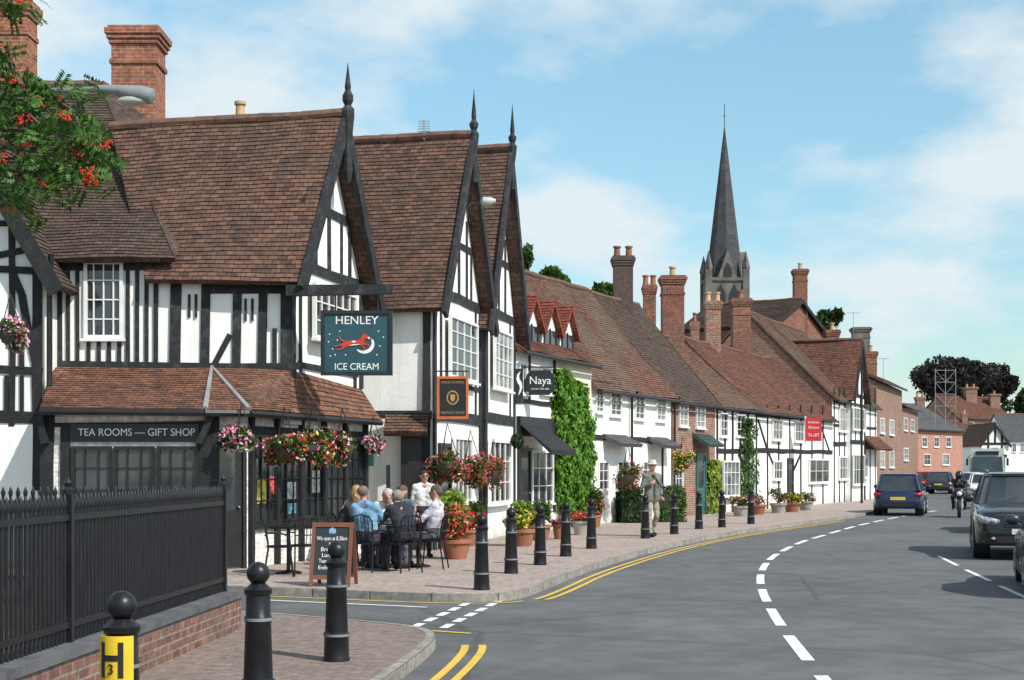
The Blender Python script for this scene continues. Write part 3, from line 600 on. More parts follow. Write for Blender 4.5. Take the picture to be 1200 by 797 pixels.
for sx in (-1,1):
    for sy in (-1,1):
        m=MB();x,y=cx+sx*(s-.1),Y+sy*(s-.1);m.bx((x-.24,y-.24,zt-4),(x+.24,y+.24,zt+.6));m.tube([(x,y,zt+.6),(x,y,zt+.75),(x,y,zt+2.0)],[.28,.32,.02],4);m.build('pinnacle',STONE,tc)
fc=Fr((cx-s,Y-s),(cx+s,Y-s));fc2=Fr((cx+s,Y-s),(cx+s,Y+s))
for f in (fc,fc2):
    for a in (.65,1.65):
        m=MB();prism(m,f,[(a,zt-3.6),(a+.7,zt-3.6),(a+.7,zt-1.2),(a+.35,zt-.5),(a,zt-1.2)],.0,.04);m.build('louvre',BLACK,tc)
    m=MB();prism(m,f,[(.7,zt-.3),(2.3,zt-.3),(1.5,zt+2.1)],-.6,.1);m.build('gablet',STONE,tc)
    m=MB();prism(m,f,[(1.2,zt+.0),(1.8,zt+.0),(1.8,zt+.6),(1.5,zt+1.1),(1.2,zt+.6)],.09,.14);m.build('louvre',BLACK,tc)
# ---------------------------------------------------------------- vegetation
def blob(m,c,r,n,sz,mi=0,inner=.55):
    for _ in range(n):
        d=V((random.gauss(0,1),random.gauss(0,1),random.gauss(0,1))).normalized()*ru(inner,1)
        m.leaf(V((c[0]+d.x*r[0],c[1]+d.y*r[1],c[2]+d.z*r[2])),sz,mi)
def tree(lab,px,Y,ytop,ybot,wpx_,mat,n=2500,sz=.35,cl=14,cat='tree'):
    c=P(px,Y,(ytop+ybot)/2);rx=wpx_/2/F*Y;rz=(ybot-ytop)/2/F*Y;t=th('tree',lab,cat,(c.x,Y,0));m=MB()
    m.tube([(c.x,Y,-.1),(c.x+.1,Y,c.z*.5),(c.x,Y,c.z)],[rx*.1+.1,rx*.07+.07,.05],8)
    for i in range(6):
        a=i*1.05;m.tube([(c.x,Y,c.z*.7),(c.x+math.cos(a)*rx*.6,Y+math.sin(a)*rx*.6,c.z+ru(-.2,.5)*rz)],[.12,.03],5)
    m.build('trunk',BARK,t);m=MB()
    for i in range(cl):
        a=V((random.gauss(0,1),random.gauss(0,1),random.gauss(0,1))).normalized()*ru(.35,.72);k=ru(.25,.45)
        blob(m,(c.x+a.x*rx,Y+a.y*rx,c.z+a.z*rz),(rx*k,rx*k,rz*k),n//cl,sz)
    m.build('crown',mat,t);return t
tree('large dark copper beech rising over the far roofs',1118,215,410,475,112,COPPER,9000,.4,34)
tree('broad dark copper beech crown behind the far roofs, right part',1165,225,424,480,60,COPPER,4000,.4,18)
tree('dark green tree at the right edge beyond the slate roof',1203,190,452,500,40,DGRN,2000,.4)
tree('green conifer tip showing above the dormer roof',613,75,284,345,26,GRN,1200,.22,9)
tree('low green tree behind the mottled red roof',642,85,312,350,50,GRN,1500,.3,10)
tree('bushy green tree behind the large dark chimney',706,90,326,365,46,GRN,1500,.28,10)
tree('round green tree behind the brick gable',968,120,355,400,44,DGRN,1800,.35,10)
tree('dark hedge tree beyond the pink house',1140,230,455,500,90,DGRN,2000,.5,12)
def basket(lab,px,py,Y,r,fm=FL1,gm=GRN,n=480):
    c=P(px,Y,py);t=th('hanging_basket',lab,'hanging basket',c,'hanging flower baskets');m=MB();m.lathe(c,[(.02,-r*.75),(r*.4,-r*.6),(r*.6,-.25*r),(r*.65,0)],12);m.build('bowl',BARK,t,True)
    cl=[c]+[c+V((ru(-.75,.75)*r,ru(-.6,.6)*r,ru(-.75,.4)*r)) for _ in range(7)]
    m=MB();blob(m,c,(r*.8,r*.8,r*.65),n//3,.05,0,.3)
    for q in cl:blob(m,q,(r*.54,r*.54,r*.48),n//5,.045,0,.3)
    m.build('foliage',gm,t)
    m=MB()
    for q in cl:blob(m,q+V((0,0,r*.06)),(r*.58,r*.58,r*.52),int(n*.1),.038,0,.85)
    m.build('flowers',fm,t)
    m=MB()
    for a in (0,2.1,4.2):m.tube([c+V((math.cos(a)*r*.6,math.sin(a)*r*.6,0)),c+V((0,0,r*1.9))],.008,4)
    m.build('chain',BLACK,t)
for a in (('pink and white basket by the tea room corner door',283,510,23.2,.27,FL3),('mixed red and yellow basket, first along the tea room flank',333,522,23.9,.34,FL1),('full mixed basket in the middle of the tea room flank',366,522,24.5,.38,FL1),('mixed basket, third along the tea room flank',401,522,25.7,.35,FL1),('small pink basket at the far end of the tea room',437,517,27.8,.25,FL3),('red flowered basket below the framed crest sign',524,541,28.7,.4,FL2),('large red basket beside the nearer steep gable',551,548,29.6,.4,FL2),('red basket by the farther steep gable',578,552,32.3,.38,FL2),('red basket on the long white house',735,556,42.3,.44,FL2),('yellow basket on the red brick house',800,540,46.5,.42,FL4),('pink flowers in a basket at the far left wall',12,388,22.6,.3,FL3)):basket(*a)
t=th('topiary_ball','small clipped green ball hanging by the black awning','plant',P(606,35.5,517));m=MB();blob(m,P(606,35.5,517),(.17,.17,.19),400,.04,0,.8);m.ell(P(606,35.5,517),(.14,.14,.16));m.build('foliage',DGRN,t)
def planter(lab,px,py,h,w,pm=POT,gm=GRN,fm=None,n=500,grp='potted plants along the pavement',ph=.35):
    g=gp(px,py);t=th('potted_plant',lab,'potted plant',g,grp);m=MB();r=w*.38;m.lathe(g,[(r*.7,0),(r*.95,ph*.8),(r*1.08,ph*.82),(r*1.08,ph),(r*.9,ph)],14);m.build('pot',pm,t,True)
    m=MB();hh=h-ph;cs=[g+V((ru(-.25,.25)*w,ru(-.25,.25)*w,ph+hh*k)) for k in (.2,.3,.45,.55,.65,.78)]
    for q in cs:blob(m,q,(w*.36,w*.36,hh*.28),n//5,.05,0,.3)
    m.build('foliage',gm,t)
    if fm:
        m=MB();lo=h>.9
        for q in cs[:3] if lo else cs:blob(m,q+V((0,-.03,.02)),(w*.39,w*.39,hh*.28),n//(12 if lo else 14),.04,0,.85)
        m.build('flowers',fm,t)
planter('tall lime green bush in a pot with red flowers beside the diners',534,655,1.22,.72,POT,LIME,FL2,2200)
planter('leafy green shrub in a pot just behind the lime green bush',551,640,.95,.6,POT,GRN,FL2,900)
planter('potted green shrub with yellow flowers behind the second bollard',612,640,.95,.7,POT,LIME,FL4,1000)
planter('dark leafy pot plant outside the black awning shop',632,633,.9,.7,POT,GRN,None,900)
planter('small tub of red flowers beneath the ivy',681,627,.55,.6,KERBS,GRN,FL2,500)
planter('pot of pink flowers left of the ivy',655,632,.45,.4,POT,GRN,FL3,300)
planter('tall leafy shrub in a tub right of the ivy',697,618,1.1,.5,POT,GRN,FL2,700)
for i,(px,py,fm) in enumerate(((868,605,FL1),(888,603,FL3),(912,601,FL2),(928,600,FL4),(944,598,FL3))):
    planter(['first','second','third','fourth','fifth'][i]+' flower tub from the left in front of the timbered cottages',px,py,.95 if i==2 else .7,.8,POT if i%2 else KERBS,GRN,fm,340)
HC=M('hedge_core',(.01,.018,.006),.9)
def hedge(lab,x0,x1,yt,yb,mat=DGRN,dep=1.):
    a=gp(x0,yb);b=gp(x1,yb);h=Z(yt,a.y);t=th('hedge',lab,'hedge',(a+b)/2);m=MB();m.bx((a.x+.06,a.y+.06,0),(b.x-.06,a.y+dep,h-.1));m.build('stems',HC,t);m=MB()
    for _ in range(2200):
        k=rnd()
        if k<.5:p=V((ru(a.x,b.x),a.y,ru(0,h)));nn=V((0,-1,0))
        elif k<.75:p=V((ru(a.x,b.x),ru(a.y,a.y+dep),h));nn=V((0,0,1))
        elif k<.9:p=V((b.x,ru(a.y,a.y+dep),ru(0,h)));nn=V((1,0,0))
        else:p=V((a.x,ru(a.y,a.y+dep),ru(0,h)));nn=V((-1,0,0))
        cc=V(((a.x+b.x)/2,a.y+dep/2,h*.45));p=p+(cc-p)*(.12*max(0,(p.z-h*.6)/h)*abs(p.x-cc.x)/max(.1,(b.x-a.x)/2))
        p+=nn*mn.noise(p*2.5)*.14
        m.leaf(p+V((ru(-.05,.05),ru(-.05,.05),ru(-.05,.05))),.05,0,nn)
    m.build('foliage',mat,t)
hedge('clipped dark green hedge at the near end of the long white house',700,728,568,612);hedge('clipped hedge just right of the man in the hat',772,803,572,612,GRN);hedge('clipped dark hedge left of the man in the hat',730,752,573,613)
def ivy(lab,fr,pts,n,mat=IVY,sz=.08,th_=.22):
    xs=[p[0] for p in pts];t=th('climbing_plant',lab,'climbing plant',fr.p(fr.U(sum(xs)/len(xs)),0,.1));m=MB()
    for _ in range(n):
        i=random.randrange(len(pts)-1);a,b=pts[i],pts[i+1];k=rnd();y=a[1]+(b[1]-a[1])*k;c=a[0]+(b[0]-a[0])*k;w=a[2]+(b[2]-a[2])*k
        px=c+w*(ru(-1,1) if rnd()<.6 else random.triangular(-1,1,0)*1.15);u,z=fr.uz(px,y);
        if z<.02:continue
        bb=mn.noise(V((u*1.8,z*1.8,0)))*.22
        m.leaf(fr.p(u,z,max(.03,ru(.02,th_)+bb)),sz,0,fr.n)
    m.build('foliage',mat,t);m=MB();a,b=pts[-1],pts[0];m.tube([fr.p(fr.U(a[0]),0,.05),fr.p(fr.U(b[0]),fr.z(b[0],b[1]),.05)],[.05,.02],6);m.build('stem',BARK,t)
ivy('bright green climber covering the cream shop front',f4,[(655,435,7),(660,450,15),(667,480,21),(670,520,23),(669,560,21),(669,608,17)],13000,sz=.08)
ivy('thin green climber on the timbered cottage wall',f7,[(872,492,3),(874,510,8),(874,560,10),(874,600,9)],2400,GRN,.08)
ivy('leafy shrub growing against the brick house beside the porch',f6,[(833,540,4),(834,560,8),(834,604,10)],1400,LIME,.08)
# rowan
t=th('rowan_tree','rowan tree with orange red berries overhanging the railings at top left','tree',(-4.6,9.6,0));m=MB()
m.tube([(-4.6,9.6,0),(-4.5,9.5,1.6),(-4.2,9.3,3.0),(-3.9,9.2,4.6),(-3.7,9.2,6)],[.13,.11,.09,.07,.04],10)
cl=[(2,-4),(25,-2),(-6,55),(20,95),(70,120),(95,150),(50,150),(20,165),(100,185),(122,198),(112,170),(70,195),(35,205),(10,228),(25,235),(-10,140),(48,112),(4,82),(88,110),(-20,200),(40,135),(5,190),(60,175),(15,130),(88,205),(50,212),(75,150),(0,110),(28,118)]
cs=[P(a,9.1+ru(-.35,.35),b) for a,b in cl]
for i,c in enumerate(cs):
    s0=V((-4.1,9.3,3.2+ru(0,1)));
    if i%2:s0=min(cs[:i],key=lambda q:(q-c).length)
    m.tube([s0,s0.lerp(c,.5)+V((0,0,.04)),c],[.014,.009,.005],6)
m.build('trunk',BARK,t,True);m=MB();bm_=MB()
for c in cs:
    for _ in range(15):
        d=V((ru(-1,1),ru(-1,1),ru(-.9,.4))).normalized();q=c+V((ru(-.1,.1),ru(-.13,.13),ru(-.09,.09)));L_=ru(.11,.16);sd=d.orthogonal().normalized();sd.rotate(Matrix.Rotation(ru(0,6),3,d));nn=d.cross(sd)
        for k in range(7):
            for sg_ in (-1,1):
                b0=q+d*L_*(.12+k*.13);tip=b0+(sd*sg_*.85+d*.45)*.05+nn*ru(-.01,.01);w=d*.0115;m.face([b0,b0.lerp(tip,.45)+w,tip,b0.lerp(tip,.45)-w])
    for _ in range(random.choice((0,1,1,2))):
        q=c+V((ru(-.11,.11),ru(-.16,.0),ru(-.12,.05)))
        for k in range(22):bm_.ell(q+V((ru(-.045,.045),ru(-.04,.04),ru(-.03,.03))),(.008,.008,.008),5)
m.build('crown',ROW,t);bm_.build('berries',BERRY,t,True)
# ---------------------------------------------------------------- railing on low wall
def wx(Y):return -2.77-.0615*(14.85-Y)
ta=th('railing_wall','black iron railings on a low red brick wall with grey coping','railing',(wx(11),11,0))
fw=Fr((wx(4),4),(wx(14.85),14.85));m=MB();m.fb(fw,0,fw.len,-.05,.33,-.3,0);m.fb(fw,fw.len-.3,fw.len,-.05,.33,-6,-.3);m.build('brick_plinth',BRK3,ta)
m=MB();u=0
while u<fw.len-.1:
    u2=min(u+.75,fw.len+.03);m.fb(fw,u,u2-.008,.33,.395,-.33,.03);u=u2
m.fb(fw,fw.len-.34,fw.len+.03,.33,.395,-6,-.335);m.build('coping',COPE,ta)
m=MB();u=.05
def spear(b,x,y,z0,z1):
    b.tube([(x,y,z0),(x,y,z1-.09)],.0145,6);b.tube([(x,y,z1-.11),(x,y,z1-.065),(x,y,z1)],[.015,.025,.002],6)
while u<fw.len-.15:
    q=fw.p(u,0,-.15);spear(m,q.x,q.y,.39,1.46);u+=.078
v=.25
while v<6:
    q=fw.p(fw.len-.15,0,-v);spear(m,q.x,q.y,.39,1.46);v+=.078
m.build('railing_bars',IRON,ta,True)
m=MB()
for z in (.5,1.27):
    m.fb(fw,.05,fw.len-.1,z,z+.045,-.175,-.125);m.fb(fw,fw.len-.175,fw.len-.125,z,z+.045,-6,-.18)
m.build('rail',IRON,ta)
for u in (fw.U(80,-.15),fw.len-.15):
    m=MB();q=fw.p(u,0,-.15);s=.035;m.bx((q.x-s,q.y-s,.3),(q.x+s,q.y+s,1.46));m.lathe((q.x,q.y,1.46),[(.045,0),(.045,.03),(.02,.05),(.03,.08),(.002,.12)],8);m.build('post',IRON,ta)
# ---------------------------------------------------------------- bollards
b0=th('bollard','x','bollard',(0,0,0),'black bollards along the pavement edge')
m=MB();m.lathe((0,0,0),[(.115,-.02),(.115,.02),(.108,.04),(.104,.2),(.112,.21),(.112,.235),(.098,.25),(.086,.62),(.092,.63),(.092,.655),(.084,.665),(.08,.8),(.09,.81),(.095,.84),(.07,.86),(.05,.88)],24);m.build('post',IRON,b0,True)
m=MB();m.ell((0,0,.945),(.078,.078,.078),20);m.build('ball_cap',IRON,b0,True)
for r_,z_ in ((.1135,.212),(.0935,.632)):
    m=MB();m.lathe((0,0,0),[(r_,z_),(r_,z_+.02)],24);m.build('band',BAND,b0,True)
bl=[((-1.99,7.4),'nearest bollard, carrying a yellow hydrant plate'),((-1.69,9.66),'second bollard from the camera, on the near paved corner'),((-1.5,12.4),'third bollard from the camera, near the kerb corner'),((-.41,19.6),'first bollard beyond the side road, near the diners'),(gp(599,672).xy,'second bollard beyond the side road'),(gp(633,662).xy,'third bollard beyond the side road'),(gp(663,652).xy,'bollard right in front of the ivy climber'),(gp(693,643).xy,'bollard just right of the ivy climber'),(gp(756,631).xy,'bollard just left of the man in the hat'),(gp(790,626).xy,'bollard just right of the man in the hat'),(gp(819,620).xy,'bollard in front of the red brick house'),(gp(846,618).xy,'second to last bollard on the bend'),(gp(880,614).xy,'last bollard on the bend')]
for i,(p,l) in enumerate(bl):
    if i==0:o=b0;o.location=(p[0],p[1],0);o['label']=l
    else:o=dup(b0,(p[0],p[1],0),ru(0,6),l)
hp=th('hydrant_plate','yellow hydrant plate with a black H and 3 wrapped around the nearest bollard','sign',(-1.99,7.4,.6));hc=(-1.99,7.4);am_=R(15)
m=MB();m.arcb(hc,.1,.108,R(-62)-am_,R(62)-am_,.55,.8,16);m.build('plate',M('yellow_plate',(.8,.55,.03),.4),hp)
m=MB();m.arcb(hc,.107,.111,R(-34)-am_,R(-20)-am_,.59,.77,3);m.arcb(hc,.107,.111,R(20)-am_,R(34)-am_,.59,.77,3);m.arcb(hc,.107,.111,R(-20)-am_,R(20)-am_,.675,.705,8);m.build('letter_h',BLACK,hp)
un=V((math.cos(am_),-math.sin(am_),0)).normalized();nn_=V((-math.sin(am_),-math.cos(am_),0));text(hp,'3',.075,V((hc[0],hc[1],.632))+nn_*.1115,un,nn_,BLACK)
# ---------------------------------------------------------------- signs
fs=Fr((X(376,24.6),24.6),(X(460,24.6),24.6));zt,zb=Z(364,24.6),Z(440,24.6);w=fs.len
t=th('hanging_sign','dark teal ice cream sign with leaping cow and moon hanging from a timber beam','sign',fs.p(w/2,zb));TEAL=M('teal_board',(.018,.075,.095),.5,(.014,.055,.07))
m=MB();m.fb(fs,.05,w-.05,zb+.05,zt-.05,-.03,.0);m.build('board',TEAL,t)
m=MB();m.fb(fs,0,w,zt-.06,zt,-.05,.03);m.fb(fs,0,w,zb,zb+.06,-.05,.03);m.fb(fs,0,.06,zb+.06,zt-.06,-.05,.03);m.fb(fs,w-.06,w,zb+.06,zt-.06,-.05,.03);m.build('frame',BLACK,t)
m=MB();zbm=Z(340,24.6);a=V((X(338,24.9),24.9,zbm));m.box8([a+V((0,-.3,-.09)),V((X(460,24.5),24.5,zbm-.07)),V((X(460,24.65),24.65,zbm-.07)),a+V((0,-.1,-.09)),a+V((0,-.3,.09)),V((X(460,24.5),24.5,zbm+.09)),V((X(460,24.65),24.65,zbm+.09)),a+V((0,-.1,.09))]);m.build('beam',TIMG,t)
m=MB()
for u in (.25,w-.25):m.tube([fs.p(u,zt,-.01),fs.p(u,zbm-.05,-.01)],.012,6)
m.build('hook',BLACK,t)
text(t,'HENLEY',.2,fs.p(w/2,zt-.17,.004),fs.u,fs.n,WPAINT,w=.72);text(t,'ICE CREAM',.16,fs.p(w/2,zb+.145,.004),fs.u,fs.n,WPAINT,w=.74)
m=MB();cz=(zt+zb)/2;cc=(w/2+.13,cz-.02);K2=[R(-130+i*12) for i in range(14)];arc=[(cc[0]+.17*math.cos(a),cc[1]+.16*math.sin(a)) for a in K2];inn=[(cc[0]-.03+.155*math.cos(a),cc[1]+.03+.14*math.sin(a)) for a in K2]
for i in range(13):m.face([fs.p(*q,.004) for q in (arc[i],arc[i+1],inn[i+1],inn[i])])
for q in [(.15,.15),(.2,-.1),(.28,.05),(.98,.2),(1.0,-.05),(.32,.2),(.95,-.2),(.16,-.22),(.24,-.2),(.13,.02),(1.06,.1),(.42,-.2)]:
    c=(q[0],cz+q[1]);m.face([fs.p(c[0]-.014,c[1],.004),fs.p(c[0],c[1]-.014,.004),fs.p(c[0]+.014,c[1],.004),fs.p(c[0],c[1]+.014,.004)])
m.build('moon_and_stars',WPAINT,t)
m=MB();m2=MB();ck=0
def cp(pts,mm=None):
    global ck
    ck+=1;(mm or m).face([fs.p(w/2-.03+a*1.05,cz-.02+b*1.05,.008+ck*.0006) for a,b in pts])
cp([(-.17,.0),(-.15,.045),(-.05,.06),(.06,.065),(.12,.09),(.14,.04),(.1,-.005),(0,-.02),(-.12,-.035)])
cp([(.06,.06),(.13,.15),(.17,.13),(.15,.03)]);cp([(.12,.16),(.15,.165),(.25,.105),(.24,.08),(.16,.09)])
cp([(.135,.155),(.12,.205),(.15,.16)]);cp([(.16,.155),(.175,.205),(.18,.15)])
cp([(.08,.02),(.13,.03),(.22,.0),(.21,-.015),(.13,-.01)]);cp([(.21,0),(.225,-.0),(.245,-.05),(.23,-.055)])
cp([(.05,.01),(.1,.01),(.16,-.05),(.15,-.065)]);cp([(.15,-.05),(.165,-.055),(.15,-.11),(.135,-.105)])
cp([(-.16,.03),(-.1,-.02),(-.2,-.085),(-.22,-.07)]);cp([(-.2,-.07),(-.21,-.088),(-.3,-.1),(-.3,-.085)])
cp([(-.17,.03),(-.15,-.02),(-.25,-.03),(-.25,-.012)]);cp([(-.24,-.012),(-.25,-.03),(-.33,-.045),(-.33,-.03)])
cp([(-.155,.05),(-.165,.03),(-.24,.07),(-.26,.13),(-.245,.13),(-.225,.08)])
cp([(-.1,-.026),(-.03,-.005),(.06,.0),(.1,-.003),(0,-.019)],m2);cp([(.215,.12),(.25,.104),(.24,.082),(.21,.088)],m2);cp([(-.06,.03),(-.03,.055),(.02,.05),(.0,.025)],m2)
m.build('cow_emblem',M('sign_red',(.6,.05,.02),.5),t);m2.build('cow_patches',WPAINT,t)
Y=28.4;fs=Fr((X(512,Y),Y),(X(549,Y),Y));zt,zb=Z(441,Y),Z(491,Y);w=fs.len;t=th('crest_sign','square black sign with orange frame and gold crest on the gabled house','sign',fs.p(w/2,zb))
m=MB();m.fb(fs,.04,w-.04,zb+.04,zt-.04,-.03,.0);m.build('board',BLACK,t);m=MB();m.fb(fs,0,w,zt-.05,zt,-.04,.02);m.fb(fs,0,w,zb,zb+.05,-.04,.02);m.fb(fs,0,.05,zb+.05,zt-.05,-.04,.02);m.fb(fs,w-.05,w,zb+.05,zt-.05,-.04,.02);m.build('frame',M('orange_paint',(.6,.15,.04),.5),t)
GOLD=M('gold_paint',(.42,.28,.1),.5);cz=(zt+zb)/2
text(t,'HENLEY IN ARDEN',.07,fs.p(w/2,zt-.12,.004),fs.u,fs.n,GOLD,w=.44);text(t,'HERITAGE CENTRE',.07,fs.p(w/2,zb+.12,.004),fs.u,fs.n,GOLD,w=.46)
def rg(a,b,o,k=20):return [fs.p(w/2+a*math.cos(i*2*PI/k),cz+b*math.sin(i*2*PI/k),o) for i in range(k)]
m=MB();m.face(rg(.12,.14,.004));m.build('crest_disc',GOLD,t);m=MB();m.face(rg(.095,.115,.007));m.build('crest_field',M('crest_brown',(.05,.025,.012),.5),t)
m=MB();m.face([fs.p(w/2+a*.9,cz+b,.01) for a,b in ((-.05,.06),(.05,.06),(.05,-.02),(.03,-.06),(0,-.08),(-.03,-.06),(-.05,-.02))]);m.build('shield',GOLD,t)
m=MB();m.tube([fs.p(-.05,zt+.1),fs.p(w,zt+.1,0)],.015,6);m.tube([fs.p(.1,zt+.1),fs.p(.1,zt)],.01,5);m.tube([fs.p(w-.1,zt+.1),fs.p(w-.1,zt)],.01,5);m.build('bracket',BLACK,t)
Y=36.9;fs=Fr((X(616,Y),Y),(X(650,Y),Y));zt,zb=Z(434,Y),Z(463,Y);w=fs.len;cz=(zt+zb)/2;t=th('shop_sign','black hanging shop sign with white lettering above the black awning','sign',fs.p(w/2,zb))
m=MB();prism(m,fs,[(0,cz-.12),(.04,cz-.22),(.14,zb),(w-.14,zb),(w-.04,cz-.22),(w,cz-.12),(w,cz+.12),(w-.04,cz+.22),(w-.14,zt),(.14,zt),(.04,cz+.22),(0,cz+.12)],-.04,0);m.build('board',BLACK,t)
text(t,'Naya',.28,fs.p(w/2,cz+.05,.004),fs.u,fs.n,WPAINT,w=.54);text(t,'01564 792 500',.06,fs.p(w/2,cz-.16,.004),fs.u,fs.n,WPAINT,w=.45)
m=MB();m.tube([fs.p(-.15,zt+.08),fs.p(w+.05,zt+.08)],.018,6);m.build('bracket',BLACK,t)
g=Fr((X(602.5,36.3),36.3),(X(613,36.3),36.3));t=th('leaf_sign','black panel with a curling white leaf mark beside the black shop sign','sign',P(609,36.3,470));m=MB();m.fb(g,0,g.len,Z(468,36.3),Z(432,36.3),-.03,0);m.build('panel',BLACK,t)
m=MB();m.face([g.p(g.len/2+a*1.1,Z(450,36.3)+b,.004) for a,b in ((-.01,-.3),(.05,-.2),(.085,-.08),(.07,.04),(.02,.12),(.01,.2),(.04,.32),(-.03,.24),(-.05,.13),(-.03,.04),(.02,-.04),(.03,-.12),(.01,-.2))]);m.build('leaf_mark',WPAINT,t)
f=f7b;u,z=f.uz(953,503);t=th('letting_board','red letting board projecting from the timbered cottage','sign',f.p(u,z,.3));g=Fr((X(944,60.5),60.5),(X(963,60.5),60.5));m=MB();m.fb(g,0,g.len,Z(517,60.5),Z(490,60.5),-.04,0);m.build('board',M('board_red',(.55,.02,.03),.5),t)
for s_,zz,k in (('Andrew',495,.14),('Grant',501,.14),('To LET',510,.18)):text(t,s_,k,g.p(g.len/2,Z(zz,60.5),.005),g.u,g.n,WPAINT,w=.46)
m=MB();m.tube([g.p(0,Z(520,60.5),-.06),g.p(0,Z(488,60.5),-.06)],.04,6);m.build('post',WPAINT,t)
gA=gp(391,686);t=th('chalk_board','wooden framed chalkboard sign standing on the pavement by the diners','sign',(0,0,0));WOOD=M('red_wood',(.2,.07,.04),.6);CH=M('chalkboard',(.02,.03,.035),.7)
for s_ in (1,-1):
    def bp(a,h,o=0):return V((a,-s_*(.02+(.88-h)*.26)-s_*o,h))
    m=MB()
    for a in (-.29,.24):m.box8([bp(a,0),bp(a+.05,0),bp(a+.05,0,.03),bp(a,0,.03),bp(a,.88),bp(a+.05,.88),bp(a+.05,.88,.03),bp(a,.88,.03)])
    for z in (.1,.82):m.box8([bp(-.24,z),bp(.24,z),bp(.24,z,.028),bp(-.24,z,.028),bp(-.24,z+.06),bp(.24,z+.06),bp(.24,z+.06,.028),bp(-.24,z+.06,.028)])
    m.build('frame',WOOD,t);m=MB();m.box8([bp(-.24,.16),bp(.24,.16),bp(.24,.16,.012),bp(-.24,.16,.012),bp(-.24,.82),bp(.24,.82),bp(.24,.82,.012),bp(-.24,.82,.012)]);m.build('panel',CH,t)
nn=V((0,-1,.26)).normalized()
for s_,z,k,w in (('We open at 8.30am',.66,.08,.43),('for',.585,.065,.08),('Breakfast',.51,.085,.3),("Lunches",.43,.08,.26),("Teas & Cakes",.35,.08,.34),('Ends at 4pm',.26,.075,.34)):text(t,s_,k,V((0,-(.02+(.88-z)*.26)-.018,z)),V((1,0,0)),nn,WPAINT,w=w)
m=MB();z=.76;m.lathe((0,-(.02+(.88-z)*.26)-.016,z),[(.052,0),(.052,-.004)],16,'y');m.build('round_logo',M('blue_logo',(.15,.35,.6),.6,(.5,.6,.68),40,lo=.45,hi=.5),t)
put(t,gA,R(-6))
t=th('street_lamp','grey street lamp on a long arm crossing in front of the tall brick chimney','street lamp',(X(-40,13),13,0));m=MB();zl=Z(108,13)
x0=X(-40,13);m.tube([(x0,13,0),(x0,13,1.2),(x0,13,1.21),(x0,13,zl-.4),(x0+.12,13,zl-.08),(x0+.4,13,zl),(X(135,13),13,zl+.03)],[.08,.08,.055,.05,.04,.03,.025],10);m.build('column',M('lamp_column_grey',(.2,.21,.22),.6),t,True)
m=MB();a=X(106,13);b=X(181,13);m.tube([(a,13,zl+.03),(a+.04,13,zl+.03),(a+.25,13,zl+.02),(b-.12,13,zl-.02),(b-.02,13,zl-.04),(b,13,zl-.05)],[.015,.035,.045,.08,.07,.02],12)
o=m.build('lamp_head',M('lamp_grey',(.26,.28,.29),.5),t,True);m=MB();m.ell((b-.19,13,zl-.08),(.15,.07,.045));m.build('lens',M('lamp_lens',(.5,.5,.45),.2),o,True)
t=th('wall_lamp','curved street lamp on a bracket at the peak of the nearer steep gable','street lamp',P(550,30.2,245));m=MB();m.tube([P(549,30.9,262),P(549,30.7,244),P(553,30.4,238),P(566,30.0,236)],[.03,.03,.03,.03],8);m.build('bracket',BLACK,t,True)
m=MB();m.tube([P(563,30.,236),P(566,30,236),P(575,30,236),P(581,30,235)],[.03,.09,.09,.03],10);m.build('lamp_head',M('lamp_pale',(.5,.5,.48),.4),t,True)
t=th('tv_aerial','thin television aerial on the brown roof behind the tea room','aerial',P(497,31,160));m=MB();m.tube([P(497,31,165),P(497,31,140)],.015,5)
for i in range(5):m.tube([P(490,31,142+i*3),P(504,31,142+i*3)],.008,4)
m.build('rods',LEAD,t)
t=th('notice_post','tall thin sign pole standing before the timbered house at the bend','pole',(*lp(981),0));a=lp(981);m=MB();m.tube([(a.x+.8,a.y-1.5,0),(a.x+.8,a.y-1.5,6.2)],[.06,.05],8);m.build('pole',BLACK,t,True)
# ---------------------------------------------------------------- people
SKIN=M('skin',(.5,.27,.19),.6,(.42,.21,.15),30);MC={}
def cm(c,r=.85):
    if c not in MC:MC[c]=M('cloth_%d'%len(MC),c,r,mul(c,.6),7,.6,22)
    return MC[c]
POSE={'sit':dict(pel=(0,.02,.56),ch=(0,.02,.9),nk=(0,.0,1.08),hd=(0,-.05,1.22),hip=(.09,0,.54),kn=(.13,-.42,.53),an=(.12,-.4,.1),toe=(.12,-.53,.05),sh=(.17,.01,1.02),el=(.24,-.12,.8),wr=(.13,-.36,.79),hn=(.09,-.43,.79)),
'stand':dict(pel=(0,0,.94),ch=(0,0,1.28),nk=(0,.01,1.47),hd=(0,-.015,1.62),hip=(.09,0,.9),kn=(.1,-.03,.5),an=(.11,.03,.09),toe=(.12,-.12,.045),sh=(.18,.01,1.4),el=(.25,.03,1.12),wr=(.22,-.1,.92),hn=(.2,-.16,.86)),
'ride':dict(pel=(0,.15,.86),ch=(0,-.02,1.16),nk=(0,-.08,1.33),hd=(0,-.13,1.47),hip=(.1,.12,.85),kn=(.22,-.25,.72),an=(.2,.02,.36),toe=(.21,-.1,.3),sh=(.19,-.04,1.28),el=(.32,-.25,1.1),wr=(.3,-.48,1.04),hn=(.29,-.54,1.03))}
LEANF=dict(ch=(0,-.08,.88),nk=(0,-.16,1.05),hd=(.02,-.24,1.17),sh=(.17,-.14,1.0),el=(.25,-.27,.8),wr=(.1,-.45,.8),hn=(.06,-.5,.8))
LEANB=dict(ch=(.02,.08,.9),nk=(.03,.09,1.09),hd=(.04,.06,1.24),sh=(.17,.09,1.03))
